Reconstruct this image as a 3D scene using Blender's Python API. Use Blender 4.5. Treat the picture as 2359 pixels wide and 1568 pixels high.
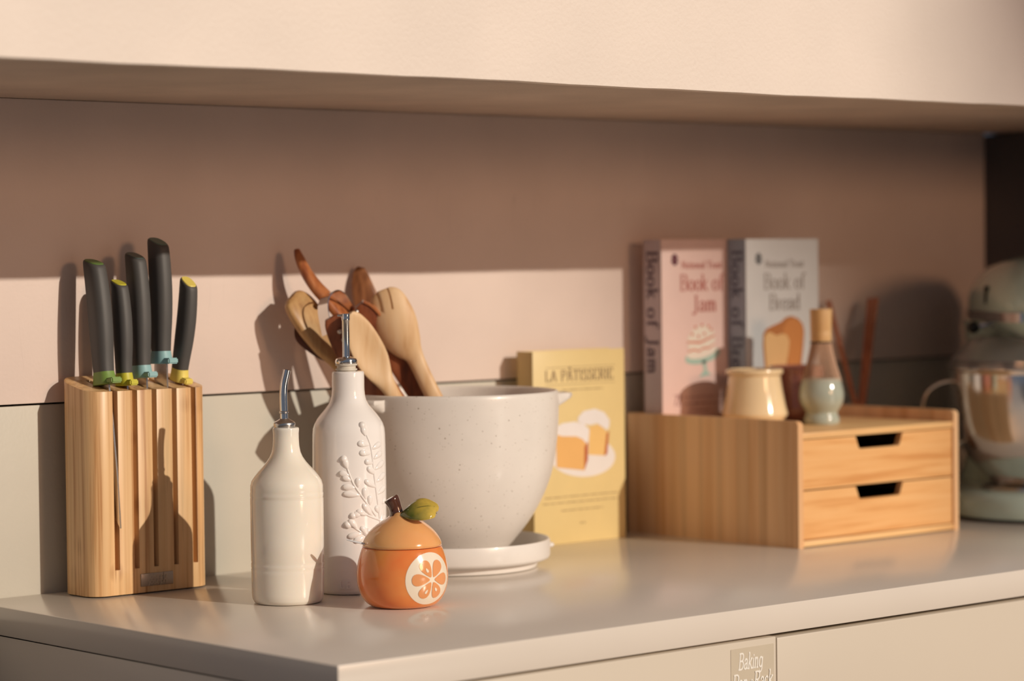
import bpy, bmesh, math, random
from mathutils import Vector, Matrix
random.seed(7)
for o in list(bpy.data.objects): bpy.data.objects.remove(o)
SC = bpy.context.scene
COL = SC.collection

# ------------------------------------------------------------------ camera
# world: X along the wall, Y into the wall (wall at y=0), Z up, counter top at z=0 (metres)
IMG_W, IMG_H = 2359.0, 1568.0
F_PX, YAW, PITCH, ROLL = 6084.7429, 0.727186, -0.031165, -0.011408
CAM = Vector((-1.35394, -2.34555, 0.33980))
FWD = Vector((math.sin(YAW)*math.cos(PITCH), math.cos(YAW)*math.cos(PITCH), math.sin(PITCH)))
_r0 = Vector((math.cos(YAW), -math.sin(YAW), 0)); _u0 = _r0.cross(FWD)
RIGHT = _r0*math.cos(ROLL) + _u0*math.sin(ROLL)
UP = -_r0*math.sin(ROLL) + _u0*math.cos(ROLL)
cam_data = bpy.data.cameras.new('camera'); cam = bpy.data.objects.new('camera', cam_data); COL.objects.link(cam)
cam_data.sensor_width = 36; cam_data.sensor_fit = 'HORIZONTAL'; cam_data.lens = F_PX/IMG_W*36
cam_data.clip_start = 0.05; cam_data.clip_end = 200
cam.matrix_world = Matrix(((RIGHT.x, UP.x, -FWD.x, CAM.x), (RIGHT.y, UP.y, -FWD.y, CAM.y), (RIGHT.z, UP.z, -FWD.z, CAM.z), (0, 0, 0, 1)))
cam_data.dof.use_dof = True; cam_data.dof.focus_distance = 2.62; cam_data.dof.aperture_fstop = 3.4
SC.camera = cam

# ------------------------------------------------------------------ world, sun, exposure
W = bpy.data.worlds.new('world'); SC.world = W; W.use_nodes = True
bg = W.node_tree.nodes['Background']; bg.inputs[0].default_value = (0.82, 0.95, 1.20, 1); bg.inputs[1].default_value = 0.14
SUN_DIR = Vector((-0.24, 1.0, -0.395)).normalized()
sl = bpy.data.lights.new('sun', 'SUN'); sun = bpy.data.objects.new('sun', sl); COL.objects.link(sun)
sl.energy = 2.42; sl.color = (1.0, 0.90, 0.76); sl.angle = math.radians(0.6)
sun.rotation_euler = SUN_DIR.to_track_quat('-Z', 'Y').to_euler(); sun.location = (1, -4, 2)
# a low warm window glow straight in front of the wall, about five metres away
wl = bpy.data.lights.new('window_glow', 'AREA'); wg = bpy.data.objects.new('window_glow', wl); COL.objects.link(wg)
wl.shape = 'DISK'; wl.size = 0.85; wl.energy = 37; wl.color = (1.0, 0.54, 0.29)
wg.location = (1.15, -5.2, 1.10); wg.rotation_euler = (math.radians(81.5), 0, 0)
vs = SC.view_settings; vs.view_transform = 'Standard'; vs.look = 'None'; vs.exposure = 0.0; vs.gamma = 1.0; vs.use_curve_mapping = False

# ------------------------------------------------------------------ helpers
def at(px, py, Y):
    """point on the plane y = Y seen at a photo pixel (used only while laying things out)"""
    d = FWD + RIGHT*((px-IMG_W/2)/F_PX) - UP*((py-IMG_H/2)/F_PX)
    return CAM + d*((Y-CAM.y)/d.y)
TOCAM = Vector((-math.sin(YAW), -math.cos(YAW), 0)); RGT = Vector((math.cos(YAW), -math.sin(YAW), 0))

def finish(bm, smooth=True, angle=40):
    bmesh.ops.recalc_face_normals(bm, faces=bm.faces)
    me = bpy.data.meshes.new('mesh'); bm.to_mesh(me); bm.free()
    if smooth:
        me.shade_smooth(); me.set_sharp_from_angle(angle=math.radians(angle))
    return me
def obj(name, bm, mat, parent=None, smooth=True, angle=40, org=None):
    if org is None and parent is not None:
        r = parent
        while r.parent: r = r.parent
        org = r.location
    if org is not None: bmesh.ops.translate(bm, verts=bm.verts, vec=-Vector(org))
    me = finish(bm, smooth, angle) if isinstance(bm, bmesh.types.BMesh) else bm
    o = bpy.data.objects.new(name, me); COL.objects.link(o)
    me.materials.append(mat)
    if parent: o.parent = parent
    return o
def tag(o, label, cat, group=None):
    o['label'] = label; o['category'] = cat
    if group: o['group'] = group
    return o
def thing(name, label, cat, loc, group=None):
    o = bpy.data.objects.new(name, None); COL.objects.link(o); o.location = loc; o.empty_display_size = 0.03
    return tag(o, label, cat, group)
def single(name, bm, mat, loc, label, cat, group=None, **k):
    o = obj(name, bm, mat, None, org=loc, **k); o.location = loc
    return tag(o, label, cat, group)
def struct(name, bm, mat, **k):
    o = obj(name, bm, mat, None, **k); o['kind'] = 'structure'; return o

def box(x0, x1, y0, y1, z0, z1, bev=0.0, seg=2, bm=None):
    b = bmesh.new()
    vs_ = [b.verts.new((x, y, z)) for x in (x0, x1) for y in (y0, y1) for z in (z0, z1)]
    for f in ((0,1,3,2),(4,6,7,5),(0,4,5,1),(2,3,7,6),(0,2,6,4),(1,5,7,3)): b.faces.new([vs_[i] for i in f])
    if bev: bmesh.ops.bevel(b, geom=b.edges[:], offset=bev, segments=seg, affect='EDGES', profile=0.5)
    if bm is not None: merge(bm, b); return bm
    return b
def merge(dst, src):
    me = bpy.data.meshes.new('tmp'); src.to_mesh(me); src.free(); dst.from_mesh(me); bpy.data.meshes.remove(me); return dst
def lathe(prof, c=(0, 0, 0), seg=72, cap=True):
    b = bmesh.new(); rings = []
    for r, z in prof:
        if r < 1e-6: rings.append([b.verts.new((c[0], c[1], c[2]+z))])
        else: rings.append([b.verts.new((c[0]+r*math.cos(2*math.pi*i/seg), c[1]+r*math.sin(2*math.pi*i/seg), c[2]+z)) for i in range(seg)])
    for A, B in zip(rings, rings[1:]):
        if len(A) == 1 and len(B) == 1: continue
        for i in range(seg):
            j = (i+1) % seg
            if len(A) == 1: b.faces.new((A[0], B[j], B[i]))
            elif len(B) == 1: b.faces.new((A[i], A[j], B[0]))
            else: b.faces.new((A[i], A[j], B[j], B[i]))
    if cap:
        for A in (rings[0], rings[-1]):
            if len(A) > 2: b.faces.new(A)
    return b
def smoothprof(pts, n=5):
    """Catmull-Rom resample of (r,z) or longer tuples"""
    out = []; P = [Vector(q) for q in pts]
    for i in range(len(P)-1):
        p0 = P[max(i-1, 0)]; p1 = P[i]; p2 = P[i+1]; p3 = P[min(i+2, len(P)-1)]
        for k in range(n):
            t = k/n
            out.append(0.5*((2*p1)+(p2-p0)*t+(2*p0-5*p1+4*p2-p3)*t*t+(3*p1-p0-3*p2+p3)*t**3))
    out.append(P[-1]); return out
def loft(rings, cap=True):
    b = bmesh.new(); R = [[b.verts.new(v) for v in r] for r in rings]; n = len(R[0])
    for A, B in zip(R, R[1:]):
        for i in range(n): b.faces.new((A[i], A[(i+1) % n], B[(i+1) % n], B[i]))
    if cap: b.faces.new(R[0]); b.faces.new(R[-1])
    return b
def tube(pts, rad, seg=12, cap=True):
    pts = [Vector(q) for q in pts]; rads = rad if isinstance(rad, (list, tuple)) else [rad]*len(pts)
    rings = []; prev = None
    for i, q in enumerate(pts):
        t = (pts[min(i+1, len(pts)-1)]-pts[max(i-1, 0)]).normalized()
        if prev is None: a = t.orthogonal().normalized()
        else: a = (prev - t*prev.dot(t)).normalized()
        prev = a; c = t.cross(a)
        rings.append([q + (a*math.cos(2*math.pi*k/seg)+c*math.sin(2*math.pi*k/seg))*rads[i] for k in range(seg)])
    return loft(rings, cap)
def blade_loft(pts, hw, ht, nrm=None, n=20, ex=2.6, dish=None, sub=4):
    """solid flat stick / spoon: centre points, half widths, half thicknesses; broad side faces nrm"""
    m = len(pts); dish = dish or [0]*m
    data = smoothprof([tuple(Vector(pts[i]))+(hw[i], ht[i], dish[i]) for i in range(m)], sub)
    C = [Vector(d[:3]) for d in data]; rings = []
    for i, q in enumerate(C):
        t = (C[min(i+1, len(C)-1)]-C[max(i-1, 0)]).normalized()
        N = nrm if nrm is not None else TOCAM
        w = t.cross(N).normalized(); N2 = w.cross(t).normalized()
        h, th, ds = max(data[i][3], 2e-4), max(data[i][4], 2e-4), data[i][5]
        ring = []
        for k in range(n):
            a = 2*math.pi*k/n; ca, sa = math.cos(a), math.sin(a)
            u = math.copysign(abs(ca)**(2/ex), ca); v = math.copysign(abs(sa)**(2/ex), sa)
            ring.append(q + w*(u*h) + N2*(v*th + ds*(u*u-1)))
        rings.append(ring)
    return loft(rings)
def prism(poly, fn, d0, d1, bev=0.0):
    """extrude a 2D polygon; fn(u, v, d) -> point"""
    b = bmesh.new()
    A = [b.verts.new(fn(u, v, d0)) for u, v in poly]; B = [b.verts.new(fn(u, v, d1)) for u, v in poly]
    b.faces.new(A); b.faces.new(B); n = len(poly)
    for i in range(n): b.faces.new((A[i], A[(i+1) % n], B[(i+1) % n], B[i]))
    if bev: bmesh.ops.bevel(b, geom=[e for e in b.edges if len(e.link_faces) == 2 and e.calc_face_angle(0) > 0.6], offset=bev, segments=2, affect='EDGES')
    return b
def boolean(bm, cutters, bev=0.0):
    a = bpy.data.objects.new('a', finish(bm, False)); COL.objects.link(a); cs = []
    for c in cutters:
        o = bpy.data.objects.new('c', finish(c, False)); COL.objects.link(o); cs.append(o)
        m = a.modifiers.new('b', 'BOOLEAN'); m.object = o; m.operation = 'DIFFERENCE'; m.solver = 'EXACT'
    if bev:
        m = a.modifiers.new('v', 'BEVEL'); m.width = bev; m.segments = 2; m.limit_method = 'ANGLE'; m.angle_limit = math.radians(35)
    me = bpy.data.meshes.new_from_object(a.evaluated_get(bpy.context.evaluated_depsgraph_get()))
    b = bmesh.new(); b.from_mesh(me)
    for o in [a]+cs: bpy.data.objects.remove(o)
    return b
def rrect(x0, x1, y0, y1, r, n=6):
    out = []
    for cx, cy, a0 in ((x1-r, y1-r, 0), (x0+r, y1-r, 90), (x0+r, y0+r, 180), (x1-r, y0+r, 270)):
        for k in range(n+1):
            a = math.radians(a0+90*k/n); out.append((cx+r*math.cos(a), cy+r*math.sin(a)))
    return out

# ------------------------------------------------------------------ materials (all procedural)
MATS = {}
def mat(name, col, rough=0.5, metal=0.0, coat=0.0, spec=0.5, trans=0.0, ior=1.45, bump=None, var=None, sss=0.0):
    if name in MATS: return MATS[name]
    m = bpy.data.materials.new(name); m.use_nodes = True; N = m.node_tree.nodes; L = m.node_tree.links
    b = N['Principled BSDF']; b.inputs['Base Color'].default_value = (*col, 1); b.inputs['Roughness'].default_value = rough
    b.inputs['Metallic'].default_value = metal; b.inputs['Coat Weight'].default_value = coat; b.inputs['Coat Roughness'].default_value = 0.06
    b.inputs['Specular IOR Level'].default_value = spec; b.inputs['Transmission Weight'].default_value = trans; b.inputs['IOR'].default_value = ior
    tc = N.new('ShaderNodeTexCoord'); nz = N.new('ShaderNodeTexNoise'); L.new(tc.outputs['Object'], nz.inputs['Vector'])
    vs_, va = var or (30, 0.03)      # subtle tone variation everywhere
    nz.inputs['Scale'].default_value = vs_; nz.inputs['Detail'].default_value = 4
    mx = N.new('ShaderNodeMixRGB'); mx.blend_type = 'MULTIPLY'; mx.inputs[0].default_value = 1
    rp = N.new('ShaderNodeMapRange'); rp.inputs[1].default_value = 0.3; rp.inputs[2].default_value = 0.7; rp.inputs[3].default_value = 1-va; rp.inputs[4].default_value = 1+va*0.5
    L.new(nz.outputs['Fac'], rp.inputs[0]); mx.inputs[1].default_value = (*col, 1); L.new(rp.outputs[0], mx.inputs[2]); L.new(mx.outputs[0], b.inputs['Base Color'])
    if bump:
        s, st = bump; nb = N.new('ShaderNodeTexNoise'); nb.inputs['Scale'].default_value = s; nb.inputs['Detail'].default_value = 5
        L.new(tc.outputs['Object'], nb.inputs['Vector'])
        bp = N.new('ShaderNodeBump'); bp.inputs['Strength'].default_value = st; bp.inputs['Distance'].default_value = 0.002
        L.new(nb.outputs['Fac'], bp.inputs['Height']); L.new(bp.outputs[0], b.inputs['Normal'])
    if sss:
        b.inputs['Subsurface Weight'].default_value = sss; b.inputs['Subsurface Radius'].default_value = (1.0, 0.7, 0.5); b.inputs['Subsurface Scale'].default_value = 0.015
    MATS[name] = m; return m
def wood(name, c0, c1, c2, axis='Z', fine=160, rough=0.42, stretch=0.06, nodes=0.0, strips=0.0, coat=0.0):
    """grain running along axis, optional laminated strips and bamboo joint marks"""
    m = bpy.data.materials.new(name); m.use_nodes = True; N = m.node_tree.nodes; L = m.node_tree.links
    b = N['Principled BSDF']; b.inputs['Roughness'].default_value = rough; b.inputs['Coat Weight'].default_value = coat
    tc = N.new('ShaderNodeTexCoord'); mp = N.new('ShaderNodeMapping'); L.new(tc.outputs['Object'], mp.inputs['Vector'])
    sc = [1, 1, 1]; sc['XYZ'.index(axis)] = stretch; mp.inputs['Scale'].default_value = sc
    n1 = N.new('ShaderNodeTexNoise'); n1.inputs['Scale'].default_value = fine; n1.inputs['Detail'].default_value = 6; L.new(mp.outputs[0], n1.inputs['Vector'])
    n2 = N.new('ShaderNodeTexNoise'); n2.inputs['Scale'].default_value = fine*0.28; n2.inputs['Detail'].default_value = 3; L.new(mp.outputs[0], n2.inputs['Vector'])
    ad = N.new('ShaderNodeMath'); ad.operation = 'ADD'; L.new(n1.outputs['Fac'], ad.inputs[0]); L.new(n2.outputs['Fac'], ad.inputs[1])
    hf = N.new('ShaderNodeMath'); hf.operation = 'MULTIPLY'; hf.inputs[1].default_value = 0.5; L.new(ad.outputs[0], hf.inputs[0])
    rp = N.new('ShaderNodeValToRGB'); L.new(hf.outputs[0], rp.inputs[0]); e = rp.color_ramp.elements
    e[0].position = 0.39; e[0].color = (*c2, 1); e[1].position = 0.58; e[1].color = (*c0, 1); k = e.new(0.48); k.color = (*c1, 1)
    out = rp.outputs[0]
    if strips:
        vm = N.new('ShaderNodeTexVoronoi'); vm.feature = 'F1'; vm.inputs['Scale'].default_value = strips
        mp2 = N.new('ShaderNodeMapping'); s2 = [1, 1, 1]; s2['XYZ'.index(axis)] = 0.02; mp2.inputs['Scale'].default_value = s2
        L.new(tc.outputs['Object'], mp2.inputs['Vector']); L.new(mp2.outputs[0], vm.inputs['Vector'])
        sp = N.new('ShaderNodeSeparateColor'); L.new(vm.outputs['Color'], sp.inputs[0])
        mr = N.new('ShaderNodeMapRange'); mr.inputs[3].default_value = 0.86; mr.inputs[4].default_value = 1.06; L.new(sp.outputs[0], mr.inputs[0])
        mx = N.new('ShaderNodeMixRGB'); mx.blend_type = 'MULTIPLY'; mx.inputs[0].default_value = 1; L.new(out, mx.inputs[1]); L.new(mr.outputs[0], mx.inputs[2]); out = mx.outputs[0]
    if nodes:
        vn = N.new('ShaderNodeTexVoronoi'); vn.inputs['Scale'].default_value = nodes
        mp3 = N.new('ShaderNodeMapping'); s3 = [1.0, 1.0, 1.0]; s3['XYZ'.index(axis)] = 0.8; mp3.inputs['Scale'].default_value = s3
        L.new(tc.outputs['Object'], mp3.inputs['Vector']); L.new(mp3.outputs[0], vn.inputs['Vector'])
        mr = N.new('ShaderNodeMapRange'); mr.inputs[1].default_value = 0.05; mr.inputs[2].default_value = 0.22; mr.inputs[3].default_value = 1; mr.inputs[4].default_value = 0
        L.new(vn.outputs['Distance'], mr.inputs[0])
        mu = N.new('ShaderNodeMath'); mu.operation = 'MULTIPLY'; L.new(mr.outputs[0], mu.inputs[0])
        mr2 = N.new('ShaderNodeMapRange'); mr2.inputs[1].default_value = 0.38; mr2.inputs[2].default_value = 0.62; mr2.inputs[3].default_value = 0.8; mr2.inputs[4].default_value = 0.0
        L.new(n1.outputs['Fac'], mr2.inputs[0]); L.new(mr2.outputs[0], mu.inputs[1])
        mx = N.new('ShaderNodeMixRGB'); mx.inputs[2].default_value = (c2[0]*0.55, c2[1]*0.42, c2[2]*0.35, 1); L.new(mu.outputs[0], mx.inputs[0]); L.new(out, mx.inputs[1]); out = mx.outputs[0]
    L.new(out, b.inputs['Base Color'])
    bp = N.new('ShaderNodeBump'); bp.inputs['Strength'].default_value = 0.08; bp.inputs['Distance'].default_value = 0.001
    L.new(n1.outputs['Fac'], bp.inputs['Height']); L.new(bp.outputs[0], b.inputs['Normal'])
    return m
def speckled(name, col, dot, scale=260, rough=0.32, thr=0.12, dens=0.5):
    m = mat(name, col, rough, coat=0.15); N = m.node_tree.nodes; L = m.node_tree.links; b = N['Principled BSDF']
    old = b.inputs['Base Color'].links[0].from_socket
    tc = N.new('ShaderNodeTexCoord'); acc = old
    for sc, th, dn in ((scale, thr, dens), (scale*2.2, thr*1.2, dens*0.7)):
        v = N.new('ShaderNodeTexVoronoi'); v.inputs['Scale'].default_value = sc; L.new(tc.outputs['Object'], v.inputs['Vector'])
        lt = N.new('ShaderNodeMath'); lt.operation = 'LESS_THAN'; L.new(v.outputs['Distance'], lt.inputs[0])
        sp = N.new('ShaderNodeSeparateColor'); L.new(v.outputs['Color'], sp.inputs[0])
        sz = N.new('ShaderNodeMapRange'); sz.inputs[1].default_value = 1-dn; sz.inputs[2].default_value = 1; sz.inputs[3].default_value = 0; sz.inputs[4].default_value = th
        L.new(sp.outputs[0], sz.inputs[0]); L.new(sz.outputs[0], lt.inputs[1])
        al = N.new('ShaderNodeMath'); al.operation = 'MULTIPLY'; al.inputs[1].default_value = 0.75; L.new(lt.outputs[0], al.inputs[0])
        mx = N.new('ShaderNodeMixRGB'); mx.inputs[2].default_value = (*dot, 1); L.new(al.outputs[0], mx.inputs[0]); L.new(acc, mx.inputs[1]); acc = mx.outputs[0]
    L.new(acc, b.inputs['Base Color']); return m
def painted(name, col, streak=0.05, bump=0.15, rough=0.55):
    """brushed paint with faint vertical hairline scratches and blotches"""
    m = mat(name, col, rough, bump=(240, bump), var=(7, streak)); N = m.node_tree.nodes; L = m.node_tree.links; b = N['Principled BSDF']
    old = b.inputs['Base Color'].links[0].from_socket
    tc = N.new('ShaderNodeTexCoord'); mp = N.new('ShaderNodeMapping'); mp.inputs['Scale'].default_value = (34, 34, 3.0); L.new(tc.outputs['Object'], mp.inputs['Vector'])
    n = N.new('ShaderNodeTexNoise'); n.inputs['Scale'].default_value = 1.0; n.inputs['Detail'].default_value = 2; n.inputs['Distortion'].default_value = 0.4; L.new(mp.outputs[0], n.inputs['Vector'])
    sb = N.new('ShaderNodeMath'); sb.operation = 'SUBTRACT'; sb.inputs[1].default_value = 0.5; L.new(n.outputs['Fac'], sb.inputs[0])
    ab = N.new('ShaderNodeMath'); ab.operation = 'ABSOLUTE'; L.new(sb.outputs[0], ab.inputs[0])
    mr = N.new('ShaderNodeMapRange'); mr.inputs[1].default_value = 0.0; mr.inputs[2].default_value = 0.006; mr.inputs[3].default_value = 1; mr.inputs[4].default_value = 0; L.new(ab.outputs[0], mr.inputs[0])
    n2 = N.new('ShaderNodeTexNoise'); n2.inputs['Scale'].default_value = 9; L.new(tc.outputs['Object'], n2.inputs['Vector'])
    mr2 = N.new('ShaderNodeMapRange'); mr2.inputs[1].default_value = 0.58; mr2.inputs[2].default_value = 0.68; mr2.inputs[3].default_value = 0; mr2.inputs[4].default_value = 0.25; L.new(n2.outputs['Fac'], mr2.inputs[0])
    mu = N.new('ShaderNodeMath'); mu.operation = 'MULTIPLY'; L.new(mr.outputs[0], mu.inputs[0]); L.new(mr2.outputs[0], mu.inputs[1])
    mx = N.new('ShaderNodeMixRGB'); mx.inputs[2].default_value = (col[0]*0.5, col[1]*0.5, col[2]*0.5, 1); L.new(mu.outputs[0], mx.inputs[0]); L.new(old, mx.inputs[1]); L.new(mx.outputs[0], b.inputs['Base Color'])
    return m

M_WALLUP = painted('paint_pink_cream', (0.82, 0.68, 0.61), 0.06, 0.12, 0.5)
M_WALLLO = painted('paint_grey_green', (0.61, 0.575, 0.495), 0.05, 0.10, 0.45)
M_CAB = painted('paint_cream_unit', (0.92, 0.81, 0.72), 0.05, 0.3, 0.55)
M_COUNTER = mat('counter_laminate', (0.80, 0.725, 0.64), 0.21, bump=(900, 0.02), var=(5, 0.03))
M_FRONT = mat('drawer_front_paint', (0.71, 0.63, 0.52), 0.42, var=(4, 0.03))
M_GAP = mat('dark_gap', (0.015, 0.012, 0.01), 0.8)
M_DARK = mat('dark_panel', (0.085, 0.08, 0.085), 0.4)
M_CHROME = mat('polished_steel', (0.78, 0.76, 0.74), 0.12, metal=1)
M_BRUSH = mat('brushed_steel', (0.62, 0.60, 0.58), 0.28, metal=1)
M_BLADE = mat('knife_steel', (0.72, 0.70, 0.68), 0.2, metal=1)
M_BLACK = mat('black_soft_grip', (0.085, 0.082, 0.080), 0.5, bump=(2500, 0.12))

# ------------------------------------------------------------------ large structure
floor = struct('floor', box(-6, 9, -14, 0.3, -0.92, -0.90), wood('floor_oak', (0.22, 0.17, 0.135), (0.19, 0.145, 0.11), (0.15, 0.11, 0.08), 'X', 14), smooth=False)
SEAM = 0.1956; XR = 1.627
wall = struct('wall_back', box(-1.6, XR, 0.016, 0.12, -0.90, 1.9), M_GAP, smooth=False)
obj('wall_panel', box(-1.6, XR, -0.003, 0.016, SEAM+0.0012, 0.5077, 0.0012), M_WALLUP, wall)
obj('wall_panel', box(-1.6, XR, 0.003, 0.016, -0.02, SEAM-0.0010, 0.0012), M_WALLLO, wall)
# unseen slab added far behind the viewer so the sun fades to the right
ob = box(8.94, 20, -32.2, -32, -1, 20)
box(8.66, 20, -32.4, -31.95, 13.05, 20, bm=ob)          # wider top, added to dim the right end of the cabinet front
struct('sun_blocker', ob, mat('blocker_matte', (0.32, 0.25, 0.2), 0.8), smooth=False)
tag(single('side_panel', box(XR+0.001, XR+0.6, -0.62, 0.10, -0.9, 0.5055, 0.002), M_DARK, (XR+0.3, -0.3, -0.9), 'dark tall side panel standing at the right end behind the mixer', 'panel'), 'dark tall side panel standing at the right end behind the mixer', 'panel')

oc = thing('overhead_cabinet', 'long cream overhead cabinet running above the counter', 'cabinet', (0.3, -0.23, 0.5077))
YC = -0.4684
b = bmesh.new()
n = 120
def wob(x): return 0.0005*math.sin(x*7.3)+0.0003*math.sin(x*23+1)+0.0002*math.sin(x*61)
prof_top = [(-1.6+i*(XR+0.9+1.6)/n) for i in range(n+1)]
A = [b.verts.new((x, YC, 0.5077+wob(x))) for x in prof_top]; B = [b.verts.new((x, YC, 1.6)) for x in prof_top]
C2 = [b.verts.new((x, YC+0.018, 0.5077+wob(x))) for x in prof_top]; D2 = [b.verts.new((x, YC+0.018, 1.6)) for x in prof_top]
for i in range(n):
    b.faces.new((A[i], A[i+1], B[i+1], B[i])); b.faces.new((C2[i], D2[i], D2[i+1], C2[i+1])); b.faces.new((A[i], C2[i], C2[i+1], A[i+1])); b.faces.new((B[i], B[i+1], D2[i+1], D2[i]))
b.faces.new((A[0], B[0], D2[0], C2[0])); b.faces.new((A[-1], C2[-1], D2[-1], B[-1]))
obj('front_panel', b, M_CAB, oc)
obj('bottom_panel', box(-1.6, XR+0.9, YC+0.018, 0.012, 0.5080, 0.530), painted('darker_soffit', (0.64, 0.52, 0.435), 0.14, 0.6, 0.6), oc, smooth=False)  # underside base colour set darker than the front panel

# counter and base units
ctr = single('countertop', box(0, XR, -0.60, 0.003, -0.0285, 0, 0.0012), M_COUNTER, (0.8, -0.3, 0), 'long greige laminate countertop with a square front corner', 'countertop')
def base_unit(label, x0, x1, zt, end):
    t = thing('base_cabinet', label, 'cabinet', ((x0+x1)/2, -0.3, -0.9), 'base cabinets under the counter')
    obj('body', box(x0+0.002, x1-0.002, -0.578, -0.005, -0.90, -0.0295), M_GAP, t, smooth=False)
    if end: obj('end_panel', box(0.0015, 0.0019+0.014, -0.598, 0.0, -0.90, -0.0295, 0.0008), M_COUNTER, t)
    f = obj('drawer_front', box(x0+(0.017 if end else 0.0006), x1-0.0006, -0.600, -0.580, -0.26, zt, 0.0016), M_FRONT, t)
    obj('drawer_front', box(x0+(0.017 if end else 0.0006), x1-0.0006, -0.600, -0.580, -0.575, -0.263, 0.0016), M_FRONT, t)
    obj('drawer_front', box(x0+(0.017 if end else 0.0006), x1-0.0006, -0.600, -0.580, -0.89, -0.578, 0.0016), M_FRONT, t)
    return t, f
bu1, front1 = base_unit('greige base cabinet with the white lettered sticker on its drawer', 0.0, 0.5402, -0.0310, True)
bu2, front2 = base_unit('greige base cabinet to the right of the lettered drawer', 0.5402, 1.08, -0.0325, False)
bu3, front3 = base_unit('greige base cabinet below the stand mixer at the far right', 1.08, XR, -0.0325, False)

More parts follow.
